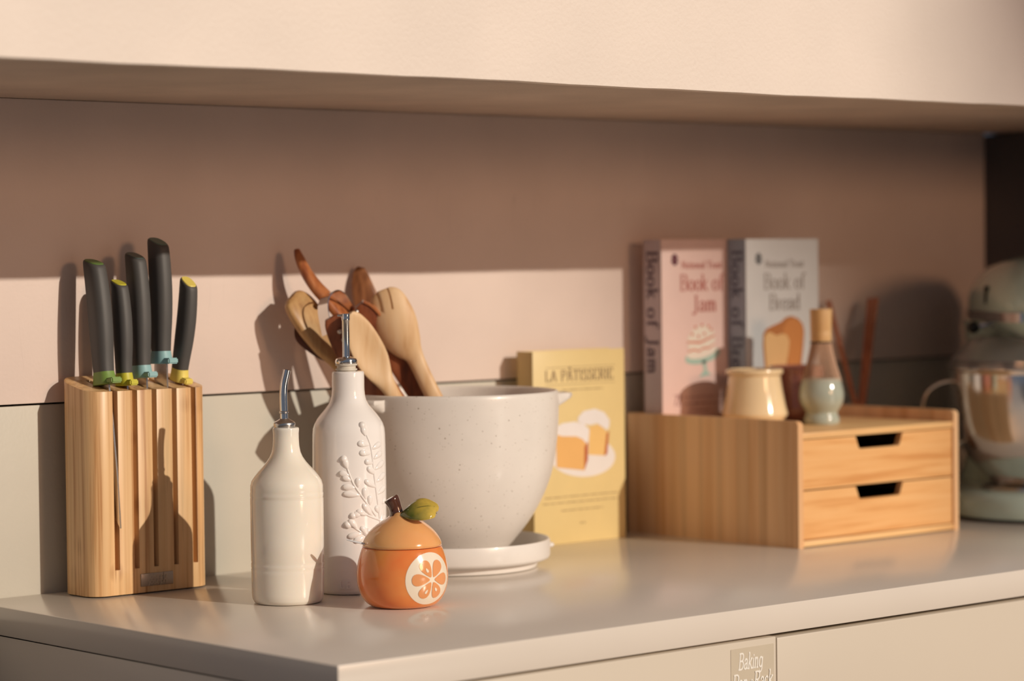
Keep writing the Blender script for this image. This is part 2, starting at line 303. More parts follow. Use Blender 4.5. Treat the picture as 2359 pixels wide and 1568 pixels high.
# ------------------------------------------------------------------ stroke lettering
def E_(cx, cy, rx, ry, a0=0, a1=360, n=18): return [(cx+rx*math.cos(math.radians(a0+(a1-a0)*i/n)), cy+ry*math.sin(math.radians(a0+(a1-a0)*i/n))) for i in range(n+1)]
def S_(*p): return [tuple(v) for v in smoothprof(p, 5)]
G = {
 'B': (.70, [[(.14,0),(.14,1)], S_((.14,1),(.38,1),(.54,.9),(.54,.64),(.38,.53),(.14,.53)), S_((.36,.53),(.56,.45),(.62,.27),(.54,.08),(.36,0),(.14,0)), [(.02,0),(.26,0)], [(.02,1),(.26,1)]]),
 'o': (.58, [E_(.28,.31,.22,.31)]),
 'k': (.58, [[(.12,0),(.12,1)], [(.44,.62),(.14,.27)], [(.22,.35),(.50,0)], [(.02,1),(.12,1)], [(.02,0),(.22,0)], [(.40,0),(.58,0)], [(.34,.62),(.52,.62)]]),
 'f': (.42, [S_((.46,.92),(.36,1.0),(.24,.94),(.19,.75),(.19,.5),(.19,0)), [(.02,.6),(.38,.6)], [(.08,0),(.32,0)]]),
 'J': (.55, [S_((.34,1),(.34,.6),(.34,.15),(.28,-.1),(.14,-.18),(.04,-.1)), [(.2,1),(.5,1)]]),
 'a': (.54, [S_((.08,.48),(.2,.62),(.36,.58),(.4,.42),(.4,.2),(.42,.04),(.52,.02)), S_((.4,.36),(.22,.33),(.07,.2),(.1,.05),(.24,0),(.4,.12))]),
 'm': (.86, [[(.12,0),(.12,.62)], S_((.12,.44),(.24,.61),(.36,.58),(.4,.4),(.4,0)), S_((.4,.44),(.52,.61),(.64,.58),(.68,.4),(.68,0)), [(.02,0),(.22,0)], [(.3,0),(.5,0)], [(.58,0),(.8,0)], [(.02,.62),(.12,.62)]]),
 'n': (.6, [[(.12,0),(.12,.62)], S_((.12,.44),(.24,.61),(.36,.58),(.42,.4),(.42,0)), [(.02,0),(.22,0)], [(.32,0),(.54,0)], [(.02,.62),(.12,.62)]]),
 'r': (.42, [[(.12,0),(.12,.62)], S_((.12,.42),(.22,.58),(.38,.6)), [(.02,0),(.26,0)], [(.02,.62),(.12,.62)]]),
 'e': (.52, [S_((.07,.34),(.3,.34),(.44,.36),(.42,.54),(.26,.62),(.1,.52),(.05,.3),(.12,.07),(.28,0),(.45,.1))]),
 'd': (.58, [E_(.25,.31,.2,.31), [(.44,0),(.44,1)], [(.34,1),(.44,1)], [(.44,0),(.56,0)]]),
 't': (.4, [S_((.17,.85),(.17,.5),(.17,.15),(.25,0),(.37,.06)), [(.03,.6),(.36,.6)]]),
 'i': (.26, [[(.12,0),(.12,.6)], [(.12,.76),(.12,.84)], [(.03,0),(.22,0)]]),
 'l': (.26, [[(.12,0),(.12,1)], [(.03,0),(.22,0)]]),
 'u': (.58, [S_((.1,.6),(.1,.3),(.12,.08),(.24,0),(.4,.12)), [(.42,.6),(.42,0)], [(.42,0),(.54,0)]]),
 's': (.44, [S_((.36,.5),(.24,.62),(.08,.54),(.1,.38),(.3,.26),(.38,.12),(.24,0),(.05,.1))]),
 'c': (.5, [S_((.42,.5),(.28,.62),(.1,.52),(.05,.3),(.12,.07),(.28,0),(.44,.1))]),
 'g': (.56, [E_(.25,.31,.2,.31), S_((.45,.6),(.45,.2),(.44,-.15),(.28,-.32),(.1,-.22))]),
 'h': (.56, [[(.1,0),(.1,1)], S_((.1,.42),(.24,.61),(.38,.56),(.42,.38),(.42,0))]),
 'p': (.58, [[(.1,-.34),(.1,.62)], E_(.3,.31,.2,.31)]),
 'j': (.26, [S_((.14,.6),(.14,.1),(.12,-.2),(-.02,-.3)), [(.14,.76),(.14,.84)]]),
 'N': (.8, [[(.12,0),(.12,1)], [(.12,1),(.64,0)], [(.64,0),(.64,1)], [(.02,0),(.22,0)], [(.54,1),(.74,1)]]),
 'T': (.7, [[(.34,0),(.34,1)], [(.04,1),(.64,1)], [(.22,0),(.46,0)], [(.04,1),(.04,.84)], [(.64,1),(.64,.84)]]),
 'L': (.62, [[(.12,0),(.12,1)], [(.02,0),(.54,0)], [(.02,1),(.24,1)], [(.54,0),(.54,.18)]]),
 'A': (.74, [[(.08,0),(.36,1)], [(.36,1),(.66,0)], [(.18,.34),(.54,.34)], [(0,0),(.18,0)], [(.56,0),(.76,0)]]),
 '^': (.74, [[(.08,0),(.36,1)], [(.36,1),(.66,0)], [(.18,.34),(.54,.34)], [(0,0),(.18,0)], [(.56,0),(.76,0)], [(.24,1.12),(.36,1.26)], [(.36,1.26),(.48,1.12)]]),
 'P': (.66, [[(.14,0),(.14,1)], S_((.14,1),(.4,1),(.58,.88),(.58,.6),(.42,.46),(.14,.46)), [(.02,0),(.28,0)], [(.02,1),(.2,1)]]),
 'I': (.34, [[(.16,0),(.16,1)], [(.04,0),(.28,0)], [(.04,1),(.28,1)]]),
 'S': (.58, [S_((.48,.82),(.32,1),(.12,.92),(.08,.72),(.28,.54),(.48,.4),(.5,.16),(.3,0),(.1,.06),(.05,.22))]),
 'E': (.62, [[(.12,0),(.12,1)], [(.02,0),(.54,0)], [(.02,1),(.52,1)], [(.12,.52),(.42,.52)], [(.54,0),(.54,.18)], [(.52,1),(.52,.82)]]),
 'R': (.72, [[(.14,0),(.14,1)], S_((.14,1),(.4,1),(.56,.9),(.56,.64),(.4,.52),(.14,.52)), [(.34,.52),(.66,0)], [(.02,0),(.28,0)], [(.02,1),(.2,1)]]),
 '7': (.5, [[(.04,1),(.44,1)], [(.44,1),(.16,0)]]),
 '2': (.54, [S_((.06,.76),(.14,.96),(.34,.98),(.44,.76),(.3,.4),(.05,.02)), [(.05,.02),(.48,.02)]]),
 '&': (.6, [S_((.55,.3),(.4,.05),(.2,0),(.05,.16),(.12,.4),(.38,.66),(.36,.9),(.22,.98),(.12,.84),(.24,.55),(.52,.02))]),
 ' ': (.36, []),
}
def ribbons(text, fn, size, x0=0.0, y0=0.0, thick=0.13, thin=0.05, sx=1.0, slant=0.0, track=0.0, width=None, bm=None):
    """draw text as flat strokes; fn(u, v) -> point. width stretches the line to a given length"""
    b = bm or bmesh.new()
    adv = sum((G[c][0]+track) for c in text)
    if width: sx = width/(adv*size)
    cx = 0.0
    for c in text:
        w, strokes = G[c]
        for pl in strokes:
            for i in range(len(pl)-1):
                (xa, ya), (xb, yb) = pl[i], pl[i+1]
                L_ = math.hypot(xb-xa, yb-ya) or 1e-6; dx, dy = (xb-xa)/L_, (yb-ya)/L_
                h = 0.5*(thin+(thick-thin)*abs(dy)); ex = 0.25*h
                xa2, ya2, xb2, yb2 = xa-dx*ex, ya-dy*ex, xb+dx*ex, yb+dy*ex
                q = [(xa2-dy*h, ya2+dx*h), (xb2-dy*h, yb2+dx*h), (xb2+dy*h, yb2-dx*h), (xa2+dy*h, ya2-dx*h)]
                e_ = 0.0000012*len(b.faces)      # overlapping strokes never share a plane
                b.faces.new([b.verts.new(fn(x0+((cx+u)+v*slant)*size*sx, y0+v*size, e_)) for u, v in q])
        cx += w+track
    return b
def flat(polys, fn, bm=None):
    b = bm or bmesh.new()
    for p in polys: b.faces.new([b.verts.new(fn(u, v)) for u, v in p])
    return b
def plane_fn(O, U, V, N, eps=0.00025):
    O, U, V, N = Vector(O), Vector(U), Vector(V), Vector(N)
    return lambda u, v, d=0.0: O+U*u+V*v+N*(eps+d)
def ink(name, col, rough=0.6): return mat('ink_'+name, col, rough)

# sticker on the drawer front
lf = plane_fn((0.4750, -0.600, -0.0375), (1, 0, 0), (0, 0, 1), (0, -1, 0), 0.0002)
stk = obj('sticker', prism(rrect(0.0, 0.0605, -0.060, 0.0, 0.001), lambda u, v, d: lf(u, v, d), 0, 0.0002), mat('clear_sticker', (0.655, 0.575, 0.45), 0.3), bu1, smooth=False)
stk['label'] = 'slightly darker sticker with white handwritten lettering'
lf2 = plane_fn((0.4750, -0.600, -0.0375), (1, 0, 0), (0, 0, 1), (0, -1, 0), 0.0006)
hand = dict(thick=0.13, thin=0.10)
hb = ribbons('Baking', lf2, 0.0152, 0.0100, -0.0205, slant=0.18, width=0.034, **hand)
ribbons('Pan', lf2, 0.0152, 0.0015, -0.0405, slant=0.18, width=0.021, bm=hb, **hand)
ribbons('&', lf2, 0.0075, 0.0260, -0.0390, slant=0.1, bm=hb, **hand)
ribbons('Rack', lf2, 0.0158, 0.0310, -0.0405, slant=0.18, width=0.0265, bm=hb, **hand)
o = obj('lettering', hb, ink('cream', (0.95, 0.92, 0.85)), stk, smooth=False); o['label'] = 'white handwritten lettering'

# ------------------------------------------------------------------ knife block
BX0, BX1, BY0, BY1 = 0.0970, 0.2430, -0.0745, -0.0120
M_BAMBOO = wood('bamboo_block', (0.83, 0.545, 0.280), (0.78, 0.485, 0.235), (0.55, 0.28, 0.11), 'Z', 260, 0.38, 0.022, nodes=21, strips=110)
kb = thing('knife_block', 'upright bamboo knife block with five front slots', 'knife block', (0.17, -0.043, 0))
body = prism(rrect(BX0, BX1, BY0, BY1, 0.019, 10), lambda u, v, d: Vector((u, v, d)), 0.0012, 0.260)
cut = [(BY0-0.02, 0.2085)]
for i in range(15):
    t = i/14; y = BY0+0.004+t*(BY1-BY0+0.006); cut.append((y, 0.2095+0.0175*(t**1.25)*(1-0.12*math.sin(math.pi*t))))
cut += [(0.02, 0.2290), (0.02, 0.30), (BY0-0.02, 0.30)]
cutters = [prism(cut, lambda u, v, d: Vector((d, u, v)), BX0-0.02, BX1+0.02)]
SLOTS = [0.1262, 0.1500, 0.1737, 0.1985, 0.2225]
for i, sx in enumerate(SLOTS): cutters.append(box(sx-0.0029, sx+0.0029, BY0-0.02, -0.024, 0.0268, 0.32))
obj('body', boolean(body, cutters, 0.0009), M_BAMBOO, kb, angle=25)
obj('foot', prism(rrect(BX0+0.002, BX1-0.002, BY0+0.002, BY1-0.002, 0.017, 8), lambda u, v, d: Vector((u, v, d)), 0.0, 0.0012), M_GAP, kb, smooth=False)
np_ = obj('nameplate', box(0.1535, 0.1932, BY0-0.0012, BY0+0.001, 0.0075, 0.0207, 0.0005), mat('plate_steel', (0.40, 0.36, 0.33), 0.42, metal=1), kb)
nf = plane_fn((0.1535, BY0-0.0012, 0.0075), (1, 0, 0), (0, 0, 1), (0, -1, 0), 0.00015)
tb = ribbons('joseph', nf, 0.0058, 0.0085, 0.0073, width=0.0235, thick=0.12, thin=0.1); ribbons('joseph', nf, 0.0058, 0.0085, 0.0022, width=0.0235, thick=0.12, thin=0.1, bm=tb)
o = obj('lettering', tb, mat('engraved_steel', (0.50, 0.45, 0.40), 0.5, metal=1), np_, smooth=False); o['label'] = 'engraved lettering'

def knife(label, sx, yc, zc, yt, zt, s, ccol, capcol, blade):
    t = thing('kitchen_knife', label, 'knife', (sx, yc, zc-0.02), 'knives standing in the bamboo block')
    ax = Vector((0, yt-yc, zt-zc)); Lh = ax.length; ax.normalize(); ey = Vector((1, 0, 0)).cross(ax).normalized()   # ey: towards -y or +y
    if ey.y > 0: ey = -ey
    c0 = Vector((sx, yc, zc))
    def ring(d, hx, hy, off, n=28, ex=2.7, tilt=0.0):
        out = []
        for k in range(n):
            a = 2*math.pi*k/n; ca, sa = math.cos(a), math.sin(a)
            u = math.copysign(abs(ca)**(2/ex), ca)*hx; v = math.copysign(abs(sa)**(2/ex), sa)*hy
            out.append(c0+ax*(d+tilt*v)+Vector((1, 0, 0))*u+ey*(v+off))
        return out
    # collar with rest nub
    cr = [ring(-0.0062, 0.0088*s, 0.0138*s, 0.0004), ring(-0.0070+0.0012, 0.0092*s, 0.0142*s, 0.0004), ring(0.0, 0.0086*s, 0.0122*s, -0.0004), ring(0.0070, 0.0080*s, 0.0112*s, -0.0008)]
    col = obj('collar', loft(cr), mat('collar_'+label[:8], ccol, 0.45), t); col['label'] = 'coloured plastic collar'
    nb = [ [c0+ax*z_+ey*y_+Vector((x_, 0, 0)) for x_, z_, y_ in [(-0.0058*s, -0.0062, yy), (0.0058*s, -0.0062, yy), (0.0058*s, -0.0002, yy), (-0.0058*s, -0.0002, yy)]] for yy in (0.006*s, 0.0212*s)]
    nbm = loft(nb); bmesh.ops.bevel(nbm, geom=nbm.edges[:], offset=0.0012, segments=2, affect='EDGES')
    obj('rest_nub', nbm, MATS['collar_'+label[:8]], col)
    # grip
    hs = []
    for f, wx, wy, off in ((0, .0080, .0110, -.0008), (.12, .0084, .0115, -.0003), (.35, .0091, .0127, .0012), (.6, .0093, .0130, .0018), (.82, .0090, .0127, .0008), (.95, .0087, .0122, -.0004), (.985, .0083, .0117, -.0008), (1.0, .0075, .0108, -.0010)):
        hs.append((f, wx*s, wy*s, off))
    hs2 = smoothprof(hs, 3)
    obj('grip', loft([ring(0.0070+f*(Lh-0.0070), wx, wy, off, tilt=-0.38*f) for f, wx, wy, off in hs2]), M_BLACK, t)
    e = ring(Lh+0.0001, .0070*s, .0102*s, -.0010, tilt=-0.38); e2 = ring(Lh+0.0010, .0066*s, .0097*s, -.0010, tilt=-0.38)
    cp = obj('end_cap', loft([e, e2]), mat('cap_'+label[:8], capcol, 0.45), t); cp['label'] = 'coloured end cap'
    # blade in the slot plane
    poly = blade
    obj('blade', prism(poly, lambda u, v, d: Vector((sx+d, u, v)), -0.0009, 0.0009), M_BLADE, t, smooth=False)
    return t
GREEN = (0.20, 0.33, 0.075); LIME = (0.60, 0.56, 0.05); TEAL = (0.30, 0.52, 0.54); YEL = (0.85, 0.70, 0.16)
knife('dark handled chef knife with green collar, its blade showing out of the slot', SLOTS[0], -0.0560, 0.2215, -0.0405, 0.3405, 1.08, GREEN, (0.12, 0.22, 0.05),
      [(-0.064, 0.217), (-0.0435, 0.219), (-0.0435, 0.200), (-0.058, 0.105), (-0.070, 0.084), (-0.0812, 0.0700), (-0.0800, 0.088), (-0.0775, 0.118), (-0.0705, 0.175)])
knife('short dark knife with lime collar second in the block', SLOTS[1], -0.0566, 0.2195, -0.0497, 0.3190, 0.86, LIME, LIME,
      [(-0.062, 0.214), (-0.048, 0.215), (-0.046, 0.12), (-0.060, 0.095), (-0.0635, 0.12)])
knife('middle black knife with light blue collar and dark end', SLOTS[2], -0.0525, 0.2265, -0.0446, 0.3465, 1.02, TEAL, (0.09, 0.13, 0.12),
      [(-0.062, 0.221), (-0.043, 0.221), (-0.042, 0.10), (-0.060, 0.06), (-0.064, 0.12)])
knife('tallest black knife with light blue collar raised above the block', SLOTS[3], -0.0525, 0.2405, -0.0500, 0.3610, 1.04, TEAL, (0.13, 0.20, 0.17),
      [(-0.0625, 0.235), (-0.040, 0.235), (-0.038, 0.10), (-0.058, 0.055), (-0.0640, 0.12)])
knife('short black knife with yellow collar and end leaning right', SLOTS[4], -0.0503, 0.2215, -0.0700, 0.3185, 0.88, YEL, YEL,
      [(-0.056, 0.216), (-0.043, 0.217), (-0.036, 0.12), (-0.046, 0.10), (-0.052, 0.12)])

# ------------------------------------------------------------------ oil bottles
M_CREAM = mat('cream_glaze', (0.97, 0.89, 0.775), 0.14, coat=0.5, sss=0.3); M_WHITE = mat('white_glaze', (0.97, 0.93, 0.90), 0.12, coat=0.6)
SB = Vector((0.2205, -0.2365, 0))
bt = thing('oil_bottle', 'short cream ceramic oil bottle with bent steel pourer', 'bottle', SB)
pr = [(0.0, 0.0), (0.030, 0.0), (0.0335, 0.0012), (0.0355, 0.0048), (0.0360, 0.010), (0.0362, 0.030), (0.0363, 0.0335), (0.0359, 0.0348), (0.0363, 0.0362), (0.0363, 0.0395), (0.0359, 0.0408), (0.0363, 0.0422), (0.0364, 0.060), (0.0364, 0.1035), (0.0360, 0.1050), (0.0364, 0.1062), (0.0364, 0.1090), (0.0360, 0.1105), (0.0362, 0.1120), (0.0360, 0.1170), (0.0348, 0.1215), (0.0318, 0.1262), (0.0282, 0.1308), (0.0240, 0.1352), (0.0198, 0.1400), (0.0164, 0.1450), (0.0143, 0.1500), (0.0132, 0.1560), (0.0128, 0.1630), (0.0128, 0.1685), (0.0131, 0.1715), (0.0131, 0.1732), (0.0124, 0.1742), (0.0095, 0.1742), (0.0095, 0.170), (0, 0.170)]
obj('body', lathe(pr, SB, 96), M_CREAM, bt, angle=60)
def off(C, r, t=0, z=0): return Vector(C)+RGT*r+TOCAM*t+Vector((0, 0, z))
sp = obj('stopper', lathe([(0.0, 0.171), (0.0098, 0.171), (0.0106, 0.1752), (0.0110, 0.1768), (0.0110, 0.1785), (0.0098, 0.1800), (0.0060, 0.1820), (0.0050, 0.1830), (0, 0.1830)], off(SB, -0.0012), 48), M_BRUSH, bt)
pts = [off(SB, -0.0014, 0, 0.181), off(SB, -0.0016, 0, 0.190), off(SB, -0.0018, 0, 0.200), off(SB, -0.0018, 0, 0.209), off(SB, -0.0010, 0, 0.2175), off(SB, 0.0006, 0, 0.2245), off(SB, 0.0022, 0, 0.2315)]
obj('spout', tube([tuple(v) for v in smoothprof([tuple(q) for q in pts], 5)], [0.0040]*31, 20), M_CHROME, sp)
obj('spout_ring', lathe([(0.0041, 0.188), (0.0047, 0.1885), (0.0047, 0.190), (0.0041, 0.1905)], off(SB, -0.0016), 24, cap=False), M_BRUSH, sp)
obj('spout_mouth', lathe([(0.0, 0.0), (0.0030, 0.0), (0.0, 0.0001)], off(SB, 0.0022, 0, 0.2317), 16), M_GAP, sp)

TBc = Vector((0.3160, -0.2158, 0))
tb_ = thing('oil_bottle', 'tall white ceramic oil bottle embossed with a leafy branch', 'bottle', TBc)
tpr = [(0.0, 0.0), (0.030, 0.0), (0.0340, 0.0012), (0.0362, 0.005), (0.0370, 0.012), (0.0375, 0.05), (0.0378, 0.110), (0.0375, 0.150), (0.0372, 0.1620), (0.0366, 0.1680), (0.0350, 0.1730), (0.0322, 0.1780), (0.0285, 0.1828), (0.0245, 0.1875), (0.0208, 0.1920), (0.0184, 0.1965), (0.0171, 0.2020), (0.0166, 0.2080), (0.0166, 0.2180), (0.0165, 0.2240), (0.0160, 0.2258), (0.0150, 0.2262), (0.0105, 0.2262), (0.0105, 0.222), (0, 0.222)]
TR = lambda z: next((a[0]+(b_[0]-a[0])*(z-a[1])/max(b_[1]-a[1], 1e-6) for a, b_ in zip(tpr, tpr[1:]) if a[1] <= z <= b_[1] and b_[0] > 0.01), 0.037)
tbody = obj('body', lathe(tpr, TBc, 96), M_WHITE, tb_, angle=60)
def on_t(px, py, h=0.0):
    """point on the tall bottle's wall for a position on its visible side"""
    z = (1371-py)/2243.0+0.0015; u = (px-(811+0.013*(py-1100)))/2243.0; R_ = TR(z)
    a = math.asin(max(-0.97, min(0.97, u/R_)))
    return off(TBc, (R_+h)*math.sin(a), (R_+h)*math.cos(a), z), (RGT*math.sin(a)+TOCAM*math.cos(a))
rb = bmesh.new()
def relief_stem(pl, w0=0.0013, w1=0.0008):
    P = [on_t(x, y, 0.0000)[0] for x, y in [tuple(v) for v in smoothprof(pl, 4)]]
    merge(rb, tube(P, [w0+(w1-w0)*i/(len(P)-1) for i in range(len(P))], 8))
def relief_leaf(x0, y0, x1, y1, w=0.0034, h=0.0021):
    A_, nA = on_t(x0, y0); B_, nB = on_t(x1, y1); nn = (nA+nB).normalized()
    P = [A_.lerp(B_, t) for t in (0, 0.12, 0.35, 0.6, 0.85, 0.96, 1)]
    P = [TBc+Vector((0, 0, q.z-TBc.z))+ (Vector((q.x-TBc.x, q.y-TBc.y, 0)).normalized()*TR(q.z)) for q in P]
    merge(rb, blade_loft(P, [w*.10, w*.42, w*.8, w, w*.85, w*.45, w*.08], [h*.2, h*.5, h*.8, h, h*.9, h*.5, h*.1], nn, 12, 2.0, sub=2))
relief_stem([(884, 1215), (878, 1160), (872, 1110), (867, 1060), (862, 1030), (852, 1005)])
relief_stem([(875, 1195), (860, 1172), (842, 1145), (825, 1118), (812, 1085)])
relief_stem([(882, 1205), (862, 1195), (845, 1185)])
relief_stem([(876, 1255), (850, 1235), (826, 1218)])
relief_stem([(880, 1225), (888, 1190), (890, 1150)])
for L_ in [(852,1012,845,990),(860,1033,834,1027),(864,1052,838,1049),(868,1075,850,1068),(866,1042,884,1030),(870,1065,886,1050),(872,1090,890,1072),(876,1118,892,1100),(878,1146,893,1130),(872,1100,856,1082),(874,1130,850,1112),
           (812,1085,803,1062),(816,1100,792,1094),(820,1112,800,1102),(830,1128,800,1126),(842,1146,801,1141),(836,1128,836,1105),(852,1158,850,1128),(862,1170,862,1146),(846,1185,824,1192),(856,1192,832,1180),(868,1196,846,1165),
           (822,1215,808,1213),(834,1222,815,1200),(846,1232,812,1240),(860,1242,842,1216),(850,1240,826,1252),(882,1190,874,1172),(888,1170,893,1158),(884,1215,893,1196),(868,1250,856,1222),(880,1255,888,1232)]:
    relief_leaf(*L_)
for x, y in ((845,988),(803,1063),(824,1192),(811,1212)):
    c_, n_ = on_t(x, y, 0.0002); s_ = bmesh.new(); bmesh.ops.create_uvsphere(s_, u_segments=14, v_segments=10, radius=0.0040); bmesh.ops.translate(s_, verts=s_.verts, vec=c_-n_*0.0014); merge(rb, s_)
o = obj('relief', rb, M_WHITE, tbody, angle=70); o['label'] = 'raised leafy branch relief'
lb = bmesh.new()
def le_fn(u, v, d=0.0):
    a = math.asin(max(-.9, min(.9, (u)/0.0368))); R_ = 0.0372+d
    return off(TBc, R_*math.sin(a)+0.0, R_*math.cos(a), v)
lb = ribbons('LE', lambda u, v, d=0.0: le_fn(u-0.0085, v, d), 0.0072, 0.0, 0.0082, thick=0.16, thin=0.14, track=0.28)
ext = bmesh.ops.extrude_face_region(lb, geom=lb.faces[:])
for v in ext['geom']:
    if isinstance(v, bmesh.types.BMVert): v.co += (v.co-Vector((TBc.x, TBc.y, v.co.z))).normalized()*0.0009
o = obj('lettering', lb, M_WHITE, tbody, smooth=False); o['label'] = 'raised lettering at the foot'
ts = off(TBc, -0.0016)
st = obj('stopper', lathe([(0, 0.224), (0.0096, 0.224), (0.0096, 0.2270), (0.0110, 0.2272), (0.0112, 0.2280), (0.0110, 0.2288), (0.0096, 0.2290), (0.0096, 0.2318), (0.0110, 0.2320), (0.0112, 0.2328), (0.0110, 0.2336), (0.0, 0.2336)], ts, 48), mat('silicone', (0.72, 0.66, 0.56), 0.45), tb_)
obj('cap', lathe([(0, 0.2337), (0.0108, 0.2337), (0.0114, 0.2350), (0.0114, 0.2372), (0.0104, 0.2392), (0.0075, 0.2402), (0.0045, 0.2410), (0, 0.2410)], ts, 48), M_CHROME, st)
obj('spout', lathe([(0, 0.2405), (0.0039, 0.2405), (0.0038, 0.2500), (0.0038, 0.2775), (0.0041, 0.2780), (0.0043, 0.2800), (0.0041, 0.2815), (0.0043, 0.2830), (0.0043, 0.2848), (0.0036, 0.2850), (0.0030, 0.2840), (0, 0.2840)], ts, 28), M_CHROME, st)
obj('flap_hinge', tube([ts+RGT*-0.0085+Vector((0, 0, 0.2832)), ts+RGT*-0.003+Vector((0, 0, 0.2832))], 0.0013, 10), M_BRUSH, st)

# ------------------------------------------------------------------ orange sugar jar
JC = Vector((0.2815, -0.3420, 0))
jar = thing('sugar_jar', 'small orange-shaped ceramic jar with painted fruit slice', 'jar', JC)
jp = [tuple(v) for v in smoothprof([(0.0, 0.0008), (0.022, 0.0006), (0.0305, 0.0010), (0.0365, 0.0050), (0.0412, 0.0120), (0.0440, 0.0210), (0.0449, 0.0295), (0.0443, 0.0390), (0.0425, 0.0480), (0.0400, 0.0560), (0.0383, 0.0588), (0.0360, 0.0590), (0.0, 0.0590)], 4)]
JR = lambda z: next((a[0]+(b_[0]-a[0])*(z-a[1])/max(b_[1]-a[1], 1e-6) for a, b_ in zip(jp, jp[1:]) if a[1] <= z <= b_[1] and b_[0] > 0.02), 0.04)
def orange_glaze(name, c0, c1):
    m = mat(name, c0, 0.16, coat=0.6, sss=0.3); N = m.node_tree.nodes; L = m.node_tree.links; b_ = N['Principled BSDF']
    tc = N.new('ShaderNodeTexCoord'); n_ = N.new('ShaderNodeTexNoise'); n_.inputs['Scale'].default_value = 22; n_.inputs['Detail'].default_value = 3; L.new(tc.outputs['Object'], n_.inputs['Vector'])
    r_ = N.new('ShaderNodeValToRGB'); r_.color_ramp.elements[0].position = 0.35; r_.color_ramp.elements[0].color = (*c0, 1); r_.color_ramp.elements[1].position = 0.68; r_.color_ramp.elements[1].color = (*c1, 1)
    L.new(n_.outputs['Fac'], r_.inputs[0]); L.new(r_.outputs[0], b_.inputs['Base Color']); return m
jb = obj('body', lathe(jp, JC, 96), orange_glaze('orange_glaze', (0.93, 0.25, 0.06), (0.96, 0.38, 0.105)), jar, angle=60)
lid_p = [tuple(v) for v in smoothprof([(0.0, 0.0592), (0.0355, 0.0592), (0.0383, 0.0602), (0.0387, 0.0622), (0.0372, 0.0662), (0.0340, 0.0712), (0.0292, 0.0765), (0.0225, 0.0818), (0.0160, 0.0860), (0.0110, 0.0895), (0.0085, 0.0925), (0.0, 0.0935)], 4)]
lid = obj('lid', lathe(lid_p, JC, 96), orange_glaze('lid_glaze', (0.94, 0.43, 0.155), (0.96, 0.51, 0.21)), jar, angle=60)
lid['label'] = 'paler orange domed lid'
sb_ = [off(JC, -0.0045, 0.001, 0.0895), off(JC, -0.0055, 0.001, 0.0950), off(JC, -0.0078, 0.001, 0.1015), off(JC, -0.0105, 0.001, 0.1065)]
stb = tube([tuple(v) for v in smoothprof([tuple(q) for q in sb_], 3)], [0.0080, 0.0070, 0.0066, 0.0064, 0.0064, 0.0066, 0.0070, 0.0074, 0.0078, 0.0070], 16)
o = obj('stem', stb, mat('stem_glaze', (0.10, 0.035, 0.018), 0.12, coat=0.8, var=(120, 0.35)), lid); o['label'] = 'glossy dark brown stem'
leafP = [off(JC, 0.001, 0.008, 0.0895), off(JC, 0.009, 0.012, 0.0930), off(JC, 0.018, 0.0135, 0.0955), off(JC, 0.026, 0.012, 0.0965), off(JC, 0.0325, 0.009, 0.0955), off(JC, 0.0350, 0.008, 0.0935)]
def leaf_mat():
    m = mat('leaf_glaze', (0.25, 0.27, 0.04), 0.12, coat=0.8); N = m.node_tree.nodes; L = m.node_tree.links; b_ = N['Principled BSDF']
    tc = N.new('ShaderNodeTexCoord'); n_ = N.new('ShaderNodeTexNoise'); n_.inputs['Scale'].default_value = 75; n_.inputs['Detail'].default_value = 4; L.new(tc.outputs['Object'], n_.inputs['Vector'])
    g = N.new('ShaderNodeVectorMath'); g.operation = 'DOT_PRODUCT'; g.inputs[1].default_value = (RGT.x*26, RGT.y*26, 8); L.new(tc.outputs['Object'], g.inputs[0])
    a = N.new('ShaderNodeMath'); a.operation = 'ADD'; L.new(n_.outputs['Fac'], a.inputs[0]); L.new(g.outputs['Value'], a.inputs[1])
    r_ = N.new('ShaderNodeValToRGB'); e = r_.color_ramp.elements; e[0].position = 0.0; e[0].color = (0.10, 0.14, 0.025, 1); e[1].position = 1.0; e[1].color = (0.72, 0.50, 0.08, 1)
    mr = N.new('ShaderNodeMapRange'); mr.inputs[1].default_value = 1.38; mr.inputs[2].default_value = 2.2; L.new(a.outputs[0], mr.inputs[0]); L.new(mr.outputs[0], r_.inputs[0]); L.new(r_.outputs[0], b_.inputs['Base Color']); return m
lw = [0.003, 0.0095, 0.0135, 0.0135, 0.0095, 0.002]
o = obj('leaf', blade_loft(leafP, lw, [0.0022, 0.003, 0.003, 0.003, 0.0025, 0.001], (TOCAM*0.75+Vector((0, 0, 0.75))).normalized(), 20, 2.2, [-0.001]*6), leaf_mat(), lid, angle=60)
o['label'] = 'green and yellow glazed leaf'
LN = (TOCAM*0.75+Vector((0, 0, 0.75))).normalized(); vb = bmesh.new()
merge(vb, tube([tuple(v) for v in smoothprof([tuple(q+LN*0.0036) for q in leafP[1:5]], 3)], [0.0007]*10, 6))
for k, f in enumerate((0.5, 1.4, 2.3)):
    i_ = int(f); c_ = leafP[i_+1].lerp(leafP[i_+2], f-i_)+LN*0.0034; ax_ = (leafP[i_+2]-leafP[i_+1]).normalized(); w_ = ax_.cross(LN).normalized()
    for sg_ in (1, -1): merge(vb, tube([c_, c_+ax_*0.003+w_*sg_*0.004-LN*0.0004, c_+ax_*0.006+w_*sg_*0.0075-LN*0.0013], [0.0006, 0.0005, 0.0003], 6))
o = obj('leaf_veins', vb, mat('vein_glaze', (0.16, 0.15, 0.03), 0.15, coat=0.7), lid); o['kind'] = 'stuff'
